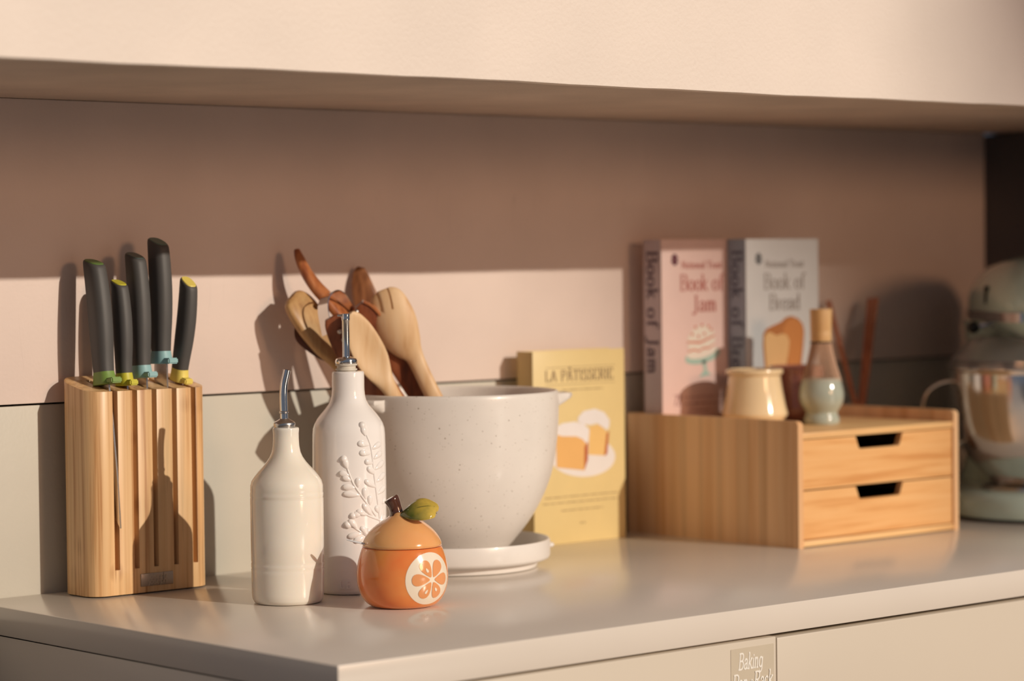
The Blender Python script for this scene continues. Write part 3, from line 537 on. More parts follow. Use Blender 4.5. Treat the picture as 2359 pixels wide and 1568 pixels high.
# fruit slice painted on the side
J_A0, J_Z0, J_R = math.radians(42.0), 0.0285, 0.0268
J_ARC = []; J_ARC0 = 0.0; acc_ = 0.0
for k, (r_, z_) in enumerate(jp):
    if k: acc_ += math.hypot(r_-jp[k-1][0], z_-jp[k-1][1])
    J_ARC.append((acc_, r_, z_))
l_mid = next(a[0] for a in J_ARC if a[2] >= J_Z0 and a[1] > 0.03)
J_ARC = [(l-l_mid, r_, z_-(0 if r_ < 0.031 else 0)) for l, r_, z_ in J_ARC if l > 0.02 and z_ < 0.0589]
def on_j(s, t, h):
    i = 0; d_ = t-J_ARC0                     # walk along the curved wall, not straight up
    while i < len(J_ARC)-2 and J_ARC[i+1][0] < t: i += 1
    (l0, r0, z0), (l1, r1, z1) = J_ARC[i], J_ARC[i+1]; f = max(0.0, min(1.0, (t-l0)/max(l1-l0, 1e-9)))
    z = z0+(z1-z0)*f; R_ = r0+(r1-r0)*f+h; a = J_A0+s/0.0425
    return off(JC, R_*math.sin(a), R_*math.cos(a), z)
def patch(poly, h, bm):
    """fill a star-shaped outline with rings so it follows the round wall"""
    cx = sum(p[0] for p in poly)/len(poly); cy = sum(p[1] for p in poly)/len(poly); n = len(poly)
    c = bm.verts.new(on_j(cx, cy, h)); prev = None
    for k in range(1, 6):
        f = k/5; ring = [bm.verts.new(on_j(cx+(x-cx)*f, cy+(y-cy)*f, h)) for x, y in poly]
        for i in range(n):
            j = (i+1) % n
            if prev is None: bm.faces.new((c, ring[i], ring[j]))
            else: bm.faces.new((prev[i], ring[i], ring[j], prev[j]))
        prev = ring
sw = bmesh.new(); patch([(J_R*math.cos(2*math.pi*k/48), J_R*math.sin(2*math.pi*k/48)) for k in range(48)], 0.00025, sw)
slc = obj('fruit_slice', sw, mat('slice_white', (0.95, 0.84, 0.68), 0.15, coat=0.6), jb); slc['label'] = 'painted round orange slice'
seeds = bmesh.new()
for k in range(6):
    a = math.radians(60*k+60-2); sg = bmesh.new(); poly = []
    for i in range(25):
        t = i/24; tt = t*2*math.pi
        q_ = (1-math.cos(tt))/2; rr = 0.0054+0.0180*q_; hw = 0.0082*math.sin(tt)*(0.30+0.70*q_)
        if i == 24: continue
        poly.append((rr-0.0025, hw))
    P = [(x*math.cos(a)-y*math.sin(a), x*math.sin(a)+y*math.cos(a)) for x, y in poly]
    patch(P, 0.0006, sg); o = obj('slice_segment', sg, mat('slice_orange', (0.85, 0.36, 0.14), 0.15, coat=0.6), slc)
for (sx_, sy_, ang) in ((-0.0055, 0.0095, 120), (-0.0060, -0.0115, 60), (0.0050, -0.0100, 130)):
    a = math.radians(ang); P = []
    for i in range(14):
        tt = 2*math.pi*i/14; x = 0.0024*math.cos(tt); y = 0.0012*math.sin(tt)*(1-0.4*math.cos(tt)); P.append((sx_+x*math.cos(a)-y*math.sin(a), sy_+x*math.sin(a)+y*math.cos(a)))
    patch(P, 0.0009, seeds)
obj('slice_seeds', seeds, MATS['slice_white'], slc)
spn = thing('sugar_spoon', 'small pale spoon handle poking out from under the orange lid', 'spoon', JC+Vector((0, 0, 0.059)))
ps = [off(JC, -0.0355, 0.012, 0.0625), off(JC, -0.041, 0.013, 0.0640), off(JC, -0.047, 0.0135, 0.0655), off(JC, -0.0535, 0.0135, 0.0672)]
obj('handle', blade_loft(ps, [0.0018, 0.0020, 0.0022, 0.0012], [0.0010, 0.0010, 0.0009, 0.0005], Vector((0, 0, 1)), 12), mat('spoon_white', (0.80, 0.82, 0.84), 0.2), spn)

# ------------------------------------------------------------------ mixing bowl on its plate
BC = Vector((0.5285, -0.1290, 0))
M_SPECK = speckled('speckled_ceramic', (0.85, 0.80, 0.745), (0.20, 0.13, 0.07), 210, 0.34, 0.17, 0.42)
M_PLATE = speckled('speckled_plate', (0.86, 0.81, 0.76), (0.25, 0.17, 0.10), 210, 0.36, 0.10, 0.2)
pl = thing('bowl_lid_plate', 'shallow pale ceramic plate the mixing bowl stands on', 'plate', BC)
pp = [(0.0, 0.0), (0.088, 0.0), (0.0915, 0.0008), (0.0925, 0.003), (0.0925, 0.0068), (0.0932, 0.0080), (0.1010, 0.0086), (0.1055, 0.0105), (0.1068, 0.0135), (0.1070, 0.0290), (0.1062, 0.0312), (0.1045, 0.0314), (0.1034, 0.0300), (0.1030, 0.0160), (0.1000, 0.0130), (0.0, 0.0125)]
obj('body', lathe(pp, BC, 96), M_PLATE, pl, angle=50)
hd = off(BC, 0.1070, -0.012, 0.0222)
obj('tab', blade_loft([hd-RGT*0.003, hd+RGT*0.002, hd+RGT*0.0042], [0.007, 0.006, 0.003], [0.003, 0.0026, 0.0012], Vector((0, 0, 1)), 14), M_PLATE, pl)
bw = thing('mixing_bowl', 'large speckled off-white ceramic mixing bowl with lug handles', 'bowl', BC+Vector((0, 0, 0.0126)))
bprof = [tuple(v) for v in smoothprof([(0.0, 0.0135), (0.046, 0.0128), (0.0530, 0.0150), (0.0600, 0.0215), (0.0700, 0.0330), (0.0820, 0.0480), (0.0930, 0.0650), (0.1025, 0.0840), (0.1095, 0.1040), (0.1140, 0.1260), (0.1166, 0.1480), (0.1178, 0.1700), (0.1182, 0.1860), (0.1176, 0.1925), (0.1155, 0.1945), (0.1132, 0.1925), (0.1122, 0.1850), (0.1110, 0.160), (0.1070, 0.125), (0.0960, 0.085), (0.0780, 0.052), (0.0540, 0.029), (0.0, 0.0215)], 4)]
obj('body', lathe(bprof, BC, 112), M_SPECK, bw, angle=60)
ha = math.radians(30)      # handles turned a little towards the viewer on the left
for s_ in (1, -1):
    dvec = (RGT*math.cos(ha)*s_ - TOCAM*math.sin(ha)*s_); tv = Vector((-dvec.y, dvec.x, 0)); rings = []
    for f in (-1, -0.93, -0.7, -0.35, 0, 0.35, 0.7, 0.93, 1):
        a = f*0.42; dd = dvec*math.cos(a)+tv*math.sin(a); ext = 0.0205*(1-abs(f)**9)**0.5 if abs(f) < 1 else 0.002; ext = max(ext, 0.004)
        rings.append([BC+dd*(0.1145+u*(ext+0.003))+Vector((0, 0, 0.1885+w_)) for u, w_ in ((0, -0.0150), (0.55, -0.0100), (0.9, -0.0050), (1.0, -0.0015), (0.95, 0.0012), (0.6, 0.0016), (0, 0.0012))])
    obj('handle', loft(rings), M_SPECK, bw, angle=50)

# ------------------------------------------------------------------ wooden utensils leaning in the bowl
M_RED = wood('reddish_wood', (0.52, 0.20, 0.075), (0.43, 0.145, 0.05), (0.28, 0.08, 0.03), 'Z', 120, 0.28, 0.12, coat=0.25)
M_WALN = wood('walnut_brown', (0.42, 0.19, 0.085), (0.33, 0.135, 0.055), (0.20, 0.075, 0.03), 'Z', 120, 0.38, 0.12)
M_DKRED = wood('dark_rosewood', (0.33, 0.105, 0.045), (0.25, 0.072, 0.03), (0.14, 0.038, 0.018), 'Z', 150, 0.34, 0.10, coat=0.1)
M_BEECH = wood('pale_beech', (0.84, 0.60, 0.36), (0.79, 0.53, 0.29), (0.68, 0.41, 0.20), 'Z', 110, 0.5, 0.12)
M_TAN = wood('tan_wood', (0.58, 0.36, 0.155), (0.50, 0.285, 0.115), (0.36, 0.185, 0.07), 'Z', 140, 0.42, 0.10)
UG = 'wooden utensils leaning in the mixing bowl'
def A2(l): return [at(*q) for q in l]
def utensil(name, label, loc): return thing(name, label, 'utensil', loc, UG)
# long curved ladle handle
P = A2([(684,575,-.030),(690,594,-.034),(706,628,-.042),(728,660,-.050),(752,686,-.058),(790,730,-.070),(850,815,-.090),(915,910,-.112),(968,990,-.130)])
u1 = utensil('wooden_ladle', 'long glossy red-brown curved handle reaching highest from the bowl', P[-1])
obj('handle', blade_loft(P, [.0038,.0062,.0082,.0098,.0110,.0110,.0100,.0090,.0080], [.0028,.0045,.0055,.0060,.0062,.006,.006,.005,.005], (TOCAM+Vector((0.9,0.1,0.35))).normalized(), 20, 2.3), M_RED, u1)
# dark spoon at the back
P = A2([(832,616,-.014),(830,630,-.015),(834,660,-.020),(846,700,-.026),(866,745,-.034),(890,790,-.042),(935,860,-.055),(990,940,-.070),(1015,980,-.078)])
u2 = utensil('wooden_turner', 'dull brown rounded paddle at the back against the wall', P[-1])
obj('paddle', blade_loft(P, [.0045,.0085,.0125,.0150,.0145,.0105,.0065,.006,.006], [.002,.003,.0035,.0035,.0035,.004,.005,.005,.005], None, 20, 2.4), M_WALN, u2)
# slotted pale spork
P = A2([(884,666,-.086),(887,674,-.087),(894,695,-.089),(905,730,-.092),(919,765,-.095),(938,797,-.099),(953,818,-.102),(964,840,-.105),(985,884,-.112),(1008,930,-.119),(1032,978,-.127)])
u3 = utensil('wooden_spoon', 'pale wooden serving spoon with two slots in its oval head', P[-1])
sp3 = blade_loft(P, [.007,.0150,.0205,.0240,.0230,.0172,.0108,.0092,.0090,.0092,.0085], [.0022,.0032,.0038,.004,.004,.0042,.005,.0055,.006,.006,.0055], None, 28, 2.1, [0,-.0015,-.004,-.0058,-.0058,-.003,0,0,0,0,0], sub=4)
cuts = []
for q0, q1 in (((873,668),(881,718)), ((889,666),(895,712))):
    a_ = at(q0[0], q0[1]-6, -.088); b_ = at(q1[0], q1[1], -.091); d_ = (b_-a_).normalized(); w_ = d_.cross(TOCAM).normalized()*0.0011
    k_ = (TOCAM+RGT*0.75).normalized()
    cuts.append(loft([[a_+w_+k_*s for s in (-.03, .03)]+[a_-w_+k_*s for s in (.03, -.03)], [b_+w_+k_*s for s in (-.03, .03)]+[b_-w_+k_*s for s in (.03, -.03)]]))
obj('head_and_handle', boolean(sp3, cuts), M_BEECH, u3, angle=50)
# pale spoon seen from behind
P = A2([(806,722,-0.1220),(812,732,-0.1220),(826,760,-0.1230),(842,795,-0.1250),(860,830,-0.1270),(875,858,-0.1290),(888,880,-0.1310),(902,902,-0.1330),(918,930,-0.1350),(940,970,-0.1370)])
u4 = utensil('wooden_spoon', 'pale wooden spoon turned edge-on behind the tall bottle', P[-1])
obj('head_and_handle', blade_loft(P, [.004,.0095,.0150,.0180,.0178,.0140,.0100,.0082,.0082,.008], [.002,.0035,.0045,.005,.005,.005,.005,.005,.005,.005], (TOCAM+RGT*0.35).normalized(), 24, 2.1, [0,.001,.003,.005,.005,.003,0,0,0,0]), M_BEECH, u4)
# tongs with steel spring
u5 = utensil('wooden_tongs', 'dark wooden tongs joined by a looped steel spring', at(920,970,-.15))
Pa = A2([(764,730,-0.0980),(774,748,-0.0990),(800,795,-0.1020),(835,850,-0.1070),(868,905,-0.1120),(905,965,-0.1180)])
obj('arm', blade_loft(Pa, [.008,.0125,.0160,.0165,.0160,.015], [.0030]*6, None, 20, 5), M_DKRED, u5)
Pb = A2([(828,700,-0.0760),(846,722,-0.0780),(885,778,-0.0820),(925,838,-0.0870),(960,892,-0.0930),(1000,955,-0.1010)])
obj('arm', blade_loft(Pb, [.006,.0105,.0135,.0140,.0140,.013], [.0032]*6, None, 20, 5), M_DKRED, u5)
Pe = [q + TOCAM*0.0012 + (RGT*0.78+Vector((0,0,.62)))*h_*0.93 for q, h_ in zip(Pb[:5], (.005,.0105,.0135,.0140,.0140))]
obj('arm_lit_edge', blade_loft(Pe, [.0018]*5, [.0040]*5, None, 12, 4), M_RED, u5)  # lighter strip: the arm's sunlit upper edge put into the colour
Psp = A2([(766,765,-0.0955),(762,745,-0.0945),(756,712,-0.0930),(757,690,-0.0920),(765,675,-0.0910),(778,668,-0.0890),(792,674,-0.0860),(806,692,-0.0820),(822,718,-0.0760),(836,742,-0.0735)])
wdir = (-RGT*0.82+Vector((0,0,.28))+TOCAM*0.35).normalized()
spc = [Vector(v) for v in smoothprof([tuple(q) for q in Psp], 5)]
strip = bmesh.new(); rings = []
for i, q in enumerate(spc):
    t = (spc[min(i+1, len(spc)-1)]-spc[max(i-1, 0)]).normalized(); f = i/(len(spc)-1)
    w_ = -RGT*0.0115-Vector((0, 0, 0.0045))-TOCAM*0.010; n_ = t.cross(w_).normalized()*0.0005
    rings.append([q-n_, q+w_-n_, q+w_+n_, q+n_])
o = obj('spring', loft(rings), M_CHROME, u5, angle=30); o['label'] = 'polished steel spring strip'
for x, y, Y in ((783,763,-0.1050),(793,782,-0.1065),(821,718,-0.0805),(834,737,-0.0820)):
    c_ = at(x, y, Y); s_ = bmesh.new(); bmesh.ops.create_uvsphere(s_, u_segments=14, v_segments=10, radius=0.0030); bmesh.ops.translate(s_, verts=s_.verts, vec=c_); obj('rivet', s_, M_BRUSH, u5)
# slotted tan spatula
P = A2([(672,682,-0.0420),(678,690,-0.0430),(696,712,-0.0480),(722,752,-0.0560),(750,795,-0.0650),(772,824,-0.0720),(800,858,-0.0810),(840,905,-0.0920),(890,960,-0.1070)])
u6 = utensil('wooden_spatula', 'tan slotted wooden spatula leaning lowest on the left', P[-1])
nn6 = (TOCAM*0.75+RGT*0.55+Vector((0,0,0.55))).normalized()
s6 = blade_loft(P, [.010,.0165,.0205,.0205,.0165,.011,.008,.008,.0075], [.0035,.0055,.0065,.0065,.006,.006,.006,.006,.006], nn6, 24, 3.6)
hc = at(727,706,-.054); cy = lathe([(0,-.03),(0.0036,-.03),(0.0036,.03),(0,.03)], (0,0,0), 16); bmesh.ops.transform(cy, verts=cy.verts, matrix=Matrix.Translation(hc) @ nn6.to_track_quat('Z','Y').to_matrix().to_4x4())
obj('blade_and_handle', boolean(s6, [cy]), M_TAN, u6, angle=40)
P = A2([(700,728,-0.0440),(688,745,-0.0460),(685,765,-0.0480),(690,782,-0.0520),(710,800,-0.0580),(740,820,-0.0650),(775,834,-0.0720)])
o = obj('hanging_strap', blade_loft(P, [.003,.0032,.0034,.0036,.0036,.0036,.003], [.0008]*7, None, 12, 4), mat('leather_strap', (0.10, 0.035, 0.018), 0.5), u6); o['label'] = 'dark leather hanging strap'

# ------------------------------------------------------------------ yellow recipe book
def book(name, label, x0, x1, yf, yb, z0, z1, cover, spine, pages=(0.85, 0.80, 0.70)):
    t = thing(name, label, 'book', ((x0+x1)/2, (yf+yb)/2, z0))
    c = 0.0018
    obj('front_cover', box(x0, x1, yf, yf+c, z0, z1, 0.0004), cover, t); obj('back_cover', box(x0, x1, yb-c, yb, z0, z1, 0.0004), cover, t)
    sp_ = obj('spine', box(x0, x0+c, yf+c*0.2, yb-c*0.2, z0, z1, 0.0004), spine, t)
    obj('pages', box(x0+c, x1-0.0015, yf+c, yb-c, z0+0.001, z1-0.0015), mat('book_pages', pages, 0.8), t, smooth=False)
    return t, sp_
M_YEL = mat('yellow_cover', (0.80, 0.62, 0.29), 0.42)
yb_, ysp = book('recipe_book', 'pale yellow book with two cake slices printed on its cover', 0.7215, 0.8710, -0.0490, -0.0210, 0.0, 0.2295, M_YEL, mat('yellow_spine', (0.60, 0.42, 0.17), 0.5))
YF = plane_fn((0.7215, -0.0490, 0), (1, 0, 0), (0, 0, 1), (0, -1, 0), 0.0002)
def ypx(x, y):   # photo cover position -> cover metres
    u = (x-1222-(y-812)*0.019)/210.0*0.1495; zt = 812-(x-1222)*0.043; zb = 1262-(x-1230)*0.118
    return u, 0.2295*(zb-y)/(zb-zt)
INKB = ink('brown', (0.30, 0.20, 0.11))
def uvpoly(pp): return [ypx(*q) for q in pp]
fr = obj('title', ribbons('LA P^TISSERIE', YF, 0.0128, *ypx(1251, 881), width=0.112, thick=0.17, thin=0.055, track=0.10), INKB, yb_, smooth=False)
lines = bmesh.new()
def hline(x0, x1, y, h, bm, br=None):
    u0, v = ypx(x0, y); u1, _ = ypx(x1, y); x = u0
    if not br: flat([[(u0, v-h), (u1, v-h), (u1, v+h), (u0, v+h)]], YF, bm); return
    while x < u1:
        w = random.uniform(*br); e = min(x+w, u1); n = max(2, int((e-x)/0.0014))
        for k in range(n):
            a = x+(e-x)*k/n; flat([[(a, v-h*random.uniform(.6, 1)), (a+0.0009, v-h*random.uniform(.6, 1)), (a+0.0009, v+h), (a, v+h)]], YF, bm)
        x = e+0.0018
hline(1252, 1411, 849, 0.00025, lines); hline(1252, 1411, 889, 0.00025, lines)
obj('title_rules', lines, INKB, yb_, smooth=False); lines = bmesh.new()
hline(1290, 1382, 900, 0.0007, lines, (0.006, 0.016)); obj('subtitle', lines, INKB, yb_, smooth=False); lines = bmesh.new()
hline(1253, 1420, 1150, 0.0007, lines, (0.008, 0.018)); hline(1248, 1423, 1164, 0.0007, lines, (0.008, 0.018)); hline(1290, 1386, 1178, 0.0007, lines, (0.008, 0.016))
obj('small_print', lines, INKB, yb_, smooth=False)
lines = bmesh.new(); hline(1334, 1346, 1205, 0.0012, lines, (0.003, 0.004)); obj('emblem', lines, INKB, yb_, smooth=False)
def art(polys, col, eps, parent, FN, name='printed_picture', mname=None):
    fn = lambda u, v: FN(u, v, eps)
    return obj(name, flat(polys, fn), ink(mname or ('c%d_%d_%d' % tuple(int(c*99) for c in col)), col, 0.5), parent, smooth=False)
ell = lambda cx, cy, rx, ry, n=40: [ypx(cx+rx*math.cos(2*math.pi*k/n), cy+ry*math.sin(2*math.pi*k/n)) for k in range(n)]
art([ell(1338, 1052, 75, 47)], (0.84, 0.78, 0.74), 0.0, yb_, YF)
art([uvpoly([(1352,985),(1376,978),(1398,1002),(1390,1050),(1350,1048)])], (0.86, 0.55, 0.20), 0.0001, yb_, YF)
art([uvpoly([(1392,1000),(1398,992),(1394,1046),(1387,1051)])], (0.50, 0.12, 0.04), 0.00015, yb_, YF)
art([uvpoly([(1326,962),(1338,948),(1364,942),(1386,950),(1399,968),(1398,985),(1392,991),(1382,984),(1370,976),(1354,980),(1338,978),(1325,972)])], (0.85, 0.80, 0.78), 0.0002, yb_, YF)
art([uvpoly([(1276,1002),(1312,1000),(1346,1016),(1342,1084),(1278,1078)])], (0.83, 0.47, 0.16), 0.00025, yb_, YF)
art([uvpoly([(1341,1030),(1349,1018),(1349,1060),(1341,1085)])], (0.50, 0.12, 0.04), 0.0003, yb_, YF)
art([uvpoly([(1277,984),(1290,976),(1318,972),(1340,978),(1352,990),(1351,1008),(1345,1022),(1336,1012),(1322,1006),(1306,1006),(1290,1006),(1277,1002)])], (0.86, 0.81, 0.79), 0.00035, yb_, YF)

# ------------------------------------------------------------------ bamboo drawer unit
DX0, DX1, DY0, DY1 = 0.9165, 1.2080, -0.2890, -0.0060
M_BSIDE = wood('bamboo_side', (0.87, 0.56, 0.31), (0.82, 0.505, 0.265), (0.72, 0.40, 0.19), 'Z', 85, 0.4, 0.03, strips=48)
M_BFRONT = wood('bamboo_front', (0.87, 0.51, 0.22), (0.83, 0.455, 0.18), (0.70, 0.33, 0.11), 'X', 150, 0.38, 0.05, nodes=9)
M_BEDGE = wood('bamboo_edge', (0.90, 0.60, 0.29), (0.87, 0.55, 0.25), (0.80, 0.46, 0.19), 'X', 150, 0.42, 0.05)
du = thing('drawer_organizer', 'two-drawer bamboo desktop organizer with raised rim', 'organizer', ((DX0+DX1)/2, (DY0+DY1)/2, 0))
TH = 0.0085
def side_poly():
    r = 0.006; return [(DY1, 0.0), (DY0, 0.0)]+[(DY0+r-r*math.cos(math.radians(a)), 0.1475-r+r*math.sin(math.radians(a))) for a in range(0, 91, 15)]+[(DY1, 0.1475)]
obj('side_panel', prism(side_poly(), lambda u, v, d: Vector((d, u, v)), DX0, DX0+TH, 0.0008), M_BSIDE, du)
obj('side_panel', prism(side_poly(), lambda u, v, d: Vector((d, u, v)), DX1-TH, DX1, 0.0008), M_BSIDE, du)
obj('back_panel', box(DX0+TH, DX1-TH, DY1-TH, DY1, 0.0, 0.1475, 0.0008), M_BSIDE, du)
obj('top_board', box(DX0+TH, DX1-TH, DY0+0.001, DY1-TH, 0.1260, 0.1335, 0.0006), M_BEDGE, du)
obj('bottom_board', box(DX0+TH, DX1-TH, DY0+0.001, DY1-TH, 0.0010, 0.0080, 0.0006), M_BEDGE, du)
obj('divider', box(DX0+TH, DX1-TH, DY0+0.020, DY1-TH, 0.0645, 0.0675), M_BEDGE, du)
def drawer_face(z0, z1):
    x0, x1 = DX0+TH+0.0012, DX1-TH-0.0012; c = (x0+x1)/2+0.0005
    cutp = [(c+0.0430, z1)]+[(c+0.0340+0.004*math.cos(math.radians(a)), z1-0.0155+0.004*(1+math.sin(math.radians(a)))) for a in (-10, -50, -90)]+[(c-0.0340-0.004*math.cos(math.radians(a)), z1-0.0155+0.004*(1+math.sin(math.radians(a)))) for a in (-90, -50, -10)]+[(c-0.0430, z1)]
    return [(x0, z0), (x1, z0), (x1, z1)]+cutp+[(x0, z1)]
for z0, z1 in ((0.0672, 0.1250), (0.0092, 0.0655)):
    dr = obj('drawer', prism(drawer_face(z0, z1), lambda u, v, d: Vector((u, d, v)), DY0+0.0025, DY0+0.0105, 0.0006), M_BFRONT, du)
    dbx = bmesh.new(); 
    for a_ in ((DX0+TH+0.003, DX1-TH-0.003, DY0+0.012, DY1-TH-0.01, z0+0.001, z0+0.004), (DX0+TH+0.003, DX0+TH+0.008, DY0+0.012, DY1-TH-0.01, z0+0.004, z1-0.02), (DX1-TH-0.008, DX1-TH-0.003, DY0+0.012, DY1-TH-0.01, z0+0.004, z1-0.02), (DX0+TH+0.008, DX1-TH-0.008, DY1-TH-0.018, DY1-TH-0.011, z0+0.004, z1-0.006)): box(*a_, bm=dbx)
    obj('drawer_box', dbx, mat('drawer_inside', (0.10, 0.06, 0.03), 0.7), dr, smooth=False)
TZ = 0.1336

# ------------------------------------------------------------------ two upright books on the organizer
M_PINK = mat('pink_cover', (0.88, 0.645, 0.59), 0.4); M_PSP = mat('mauve_spine', (0.62, 0.50, 0.52), 0.45)
M_BLUE = mat('grey_blue_cover', (0.72, 0.73, 0.735), 0.4); M_BSP = mat('blue_spine', (0.36, 0.43, 0.53), 0.45)
PX0, PW, PYF = 0.9270, 0.1340, -0.0580
pk, psp = book('recipe_book', 'pink book with a cake stand on its cover', PX0, PX0+PW, PYF, -0.0260, TZ, 0.3603, M_PINK, M_PSP)
BX_, BYF = 1.0425, -0.0905
bk, bsp = book('recipe_book', 'grey-blue book with a loaf of bread on its cover', BX_, BX_+PW, BYF, -0.0590, TZ, 0.3603, M_BLUE, M_BSP)
def cover_text(par, spn_, FN, SFN, pxl, title2, c_title, c_dark, s2, w2, c_sp):
    # px -> metres on cover: u = (px-pxl)/171*0.134, v from px
    U = lambda x: (x-pxl)/169.0*0.134; V = lambda y: (955-y)/403.0*0.2267
    obj('title', ribbons(title2, FN, 0.0195, U(pxl+w2[0]), V(710), thick=0.15, thin=0.05, width=w2[1]/169*0.134, bm=ribbons('Book of', FN, 0.0195, U(pxl+40), V(664), thick=0.15, thin=0.05, width=97/169*0.134)), ink(par.name+'t', c_title), par, smooth=False)
    obj('publisher_name', ribbons('National Trust', FN, 0.0085, U(pxl+44), V(615), thick=0.16, thin=0.08, width=90/169*0.134), ink(par.name+'t', c_title), par, smooth=False)
    lb_ = bmesh.new()
    def leafmark(cx, cy, w, h, bm, fn):
        for (dx, dy, rx, ry) in ((0,.36,.30,.14),(-.22,.18,.26,.15),(.24,.14,.26,.15),(0,0,.34,.13),(-.24,-.16,.28,.15),(.22,-.2,.28,.15),(0,-.38,.28,.12)):
            flat([[(cx+w*(dx+rx*math.cos(2*math.pi*k/10)), cy+h*(dy+ry*math.sin(2*math.pi*k/10))) for k in range(10)]], lambda u, v: fn(u, v, 0.00002*len(bm.faces)), bm)
    leafmark(U(pxl+29), V(596), 0.0125, 0.0145, lb_, FN)
    obj('emblem', lb_, ink(par.name+'d', c_dark), par, smooth=False)
    lm_ = bmesh.new(); stx = ribbons('Book of '+title2, SFN, 0.0190, 0.0135, 0.0070, thick=0.17, thin=0.06, track=0.07, width=s2)
    leafmark(0.2185, 0.0158, 0.010, 0.015, lm_, SFN); obj('spine_emblem', lm_, ink(par.name+'s', c_sp), spn_, smooth=False)
    obj('spine_title', stx, ink(par.name+'s', c_sp), spn_, smooth=False)
    return U, V
FNp = plane_fn((PX0, PYF, TZ), (1, 0, 0), (0, 0, 1), (0, -1, 0), 0.0002); SNp = plane_fn((PX0, -0.0260, 0.3603), (0, 0, -1), (0, -1, 0), (-1, 0, 0), 0.0002)
FNb = plane_fn((BX_, BYF, TZ), (1, 0, 0), (0, 0, 1), (0, -1, 0), 0.0002); SNb = plane_fn((BX_, -0.0590, 0.3603), (0, 0, -1), (0, -1, 0), (-1, 0, 0), 0.0002)
U, V = cover_text(pk, psp, FNp, SNp, 1520, 'Jam', (0.55, 0.20, 0.17), (0.16, 0.05, 0.07), 0.153, (66, 56), (0.13, 0.085, 0.11))
el = lambda cx, cy, rx, ry, rot=0, n=28: [(U(cx+rx*math.cos(2*math.pi*k/n)*math.cos(rot)-ry*math.sin(2*math.pi*k/n)*math.sin(rot)), V(cy+rx*math.cos(2*math.pi*k/n)*math.sin(rot)+ry*math.sin(2*math.pi*k/n)*math.cos(rot))) for k in range(n)]
pg = lambda L_: [(U(x), V(y)) for x, y in L_]
TEALP = (0.42, 0.60, 0.52)
art([el(1609, 808, 40, 17, -0.22), pg([(1607,820),(1616,818),(1619,842),(1628,850),(1600,856),(1612,840)])], TEALP, 0.0, pk, FNp)
art([el(1607, 800, 34, 13, -0.22)], (0.90, 0.80, 0.70), 0.0001, pk, FNp)
art([pg([(1575,773),(1582,756),(1595,744),(1612,740),(1626,744),(1635,756),(1637,770),(1636,786),(1612,802),(1580,804)])], (0.90, 0.81, 0.70), 0.00015, pk, FNp)
art([pg([(1575,775),(1604,776),(1636,762),(1636,766),(1604,781),(1575,779)]), pg([(1577,796),(1590,792),(1600,796),(1612,789),(1622,790),(1636,782),(1636,785),(1622,794),(1612,793),(1600,800),(1590,796),(1577,800)])], (0.72, 0.22, 0.14), 0.0002, pk, FNp)
art([el(x, y, 2.8, 3.6, 0, 10) for x, y in ((1586,760),(1600,765),(1613,760),(1594,745),(1608,741),(1622,744),(1628,751))], (0.70, 0.20, 0.13), 0.00025, pk, FNp)
st72 = ribbons('72', FNp, 0.0130, U(1544), V(915), thick=0.13, thin=0.07, width=18/169*0.134)
obj('recipe_count', st72, ink('dkpink', (0.42, 0.20, 0.19)), pk, smooth=False); st72 = bmesh.new()
for y, x1 in ((898, 1660), (912, 1660), (928, 1622)):
    x = U(1568 if y < 920 else 1592)
    while x < U(x1):
        w = random.uniform(.004, .010); n = max(2, int(w/0.0015))
        for k in range(n): flat([[(x+w*k/n, V(y)-0.0011), (x+w*k/n+0.0009, V(y)-0.0011), (x+w*k/n+0.0009, V(y)+random.uniform(.0005, .0016)), (x+w*k/n, V(y)+0.0012)]], FNp, st72)
        x += w+0.0022
obj('small_print', st72, ink('dkpink', (0.42, 0.20, 0.19)), pk, smooth=False)
U, V = cover_text(bk, bsp, FNb, SNb, 1711, 'Bread', (0.40, 0.37, 0.35), (0.17, 0.18, 0.19), 0.178, (52, 73), (0.12, 0.14, 0.19))
art([pg([(1748,790),(1749,764),(1756,752),(1772,745),(1790,738),(1802,728),(1815,725),(1832,732),(1842,745),(1845,760),(1843,790),(1838,835),(1830,880),(1756,880),(1752,840)])], (0.52, 0.20, 0.06), 0.0, bk, FNb)
art([pg([(1795,755),(1806,735),(1822,730),(1838,742),(1842,762),(1838,800),(1832,840),(1808,850),(1806,800)])], (0.66, 0.27, 0.08), 0.00008, bk, FNb)
art([pg([(1752,785),(1752,768),(1762,759),(1774,764),(1780,768),(1790,764),(1803,766),(1810,780),(1808,800),(1803,830),(1800,878),(1758,878),(1755,835)])], (0.84, 0.53, 0.24), 0.00015, bk, FNb)

# ------------------------------------------------------------------ cups, whisk on its stand
CC = Vector((1.0100, -0.1340, TZ))
M_CUP = mat('pale_yellow_glaze', (0.93, 0.73, 0.45), 0.14, coat=0.6)
cp_ = [tuple(v) for v in smoothprof([(0.0, 0.0), (0.0270, 0.0002), (0.0330, 0.0030), (0.0385, 0.0090), (0.0405, 0.0130), (0.0398, 0.0165), (0.0378, 0.0245), (0.0348, 0.0390), (0.0325, 0.0535), (0.0318, 0.0590)], 4)]+[(0.0322, 0.0602), (0.0340, 0.0612), (0.0350, 0.0630), (0.0350, 0.0662), (0.0342, 0.0676), (0.0325, 0.0678), (0.0312, 0.0668), (0.0300, 0.0600), (0.0330, 0.0390), (0.0370, 0.0180), (0.030, 0.006), (0.0, 0.005)]
single('cup', lathe(cp_, CC, 80), M_CUP, CC, 'pale yellow glazed cup tapering to a banded rim', 'cup', angle=60)
C2_ = Vector((1.0870, -0.1340, TZ))
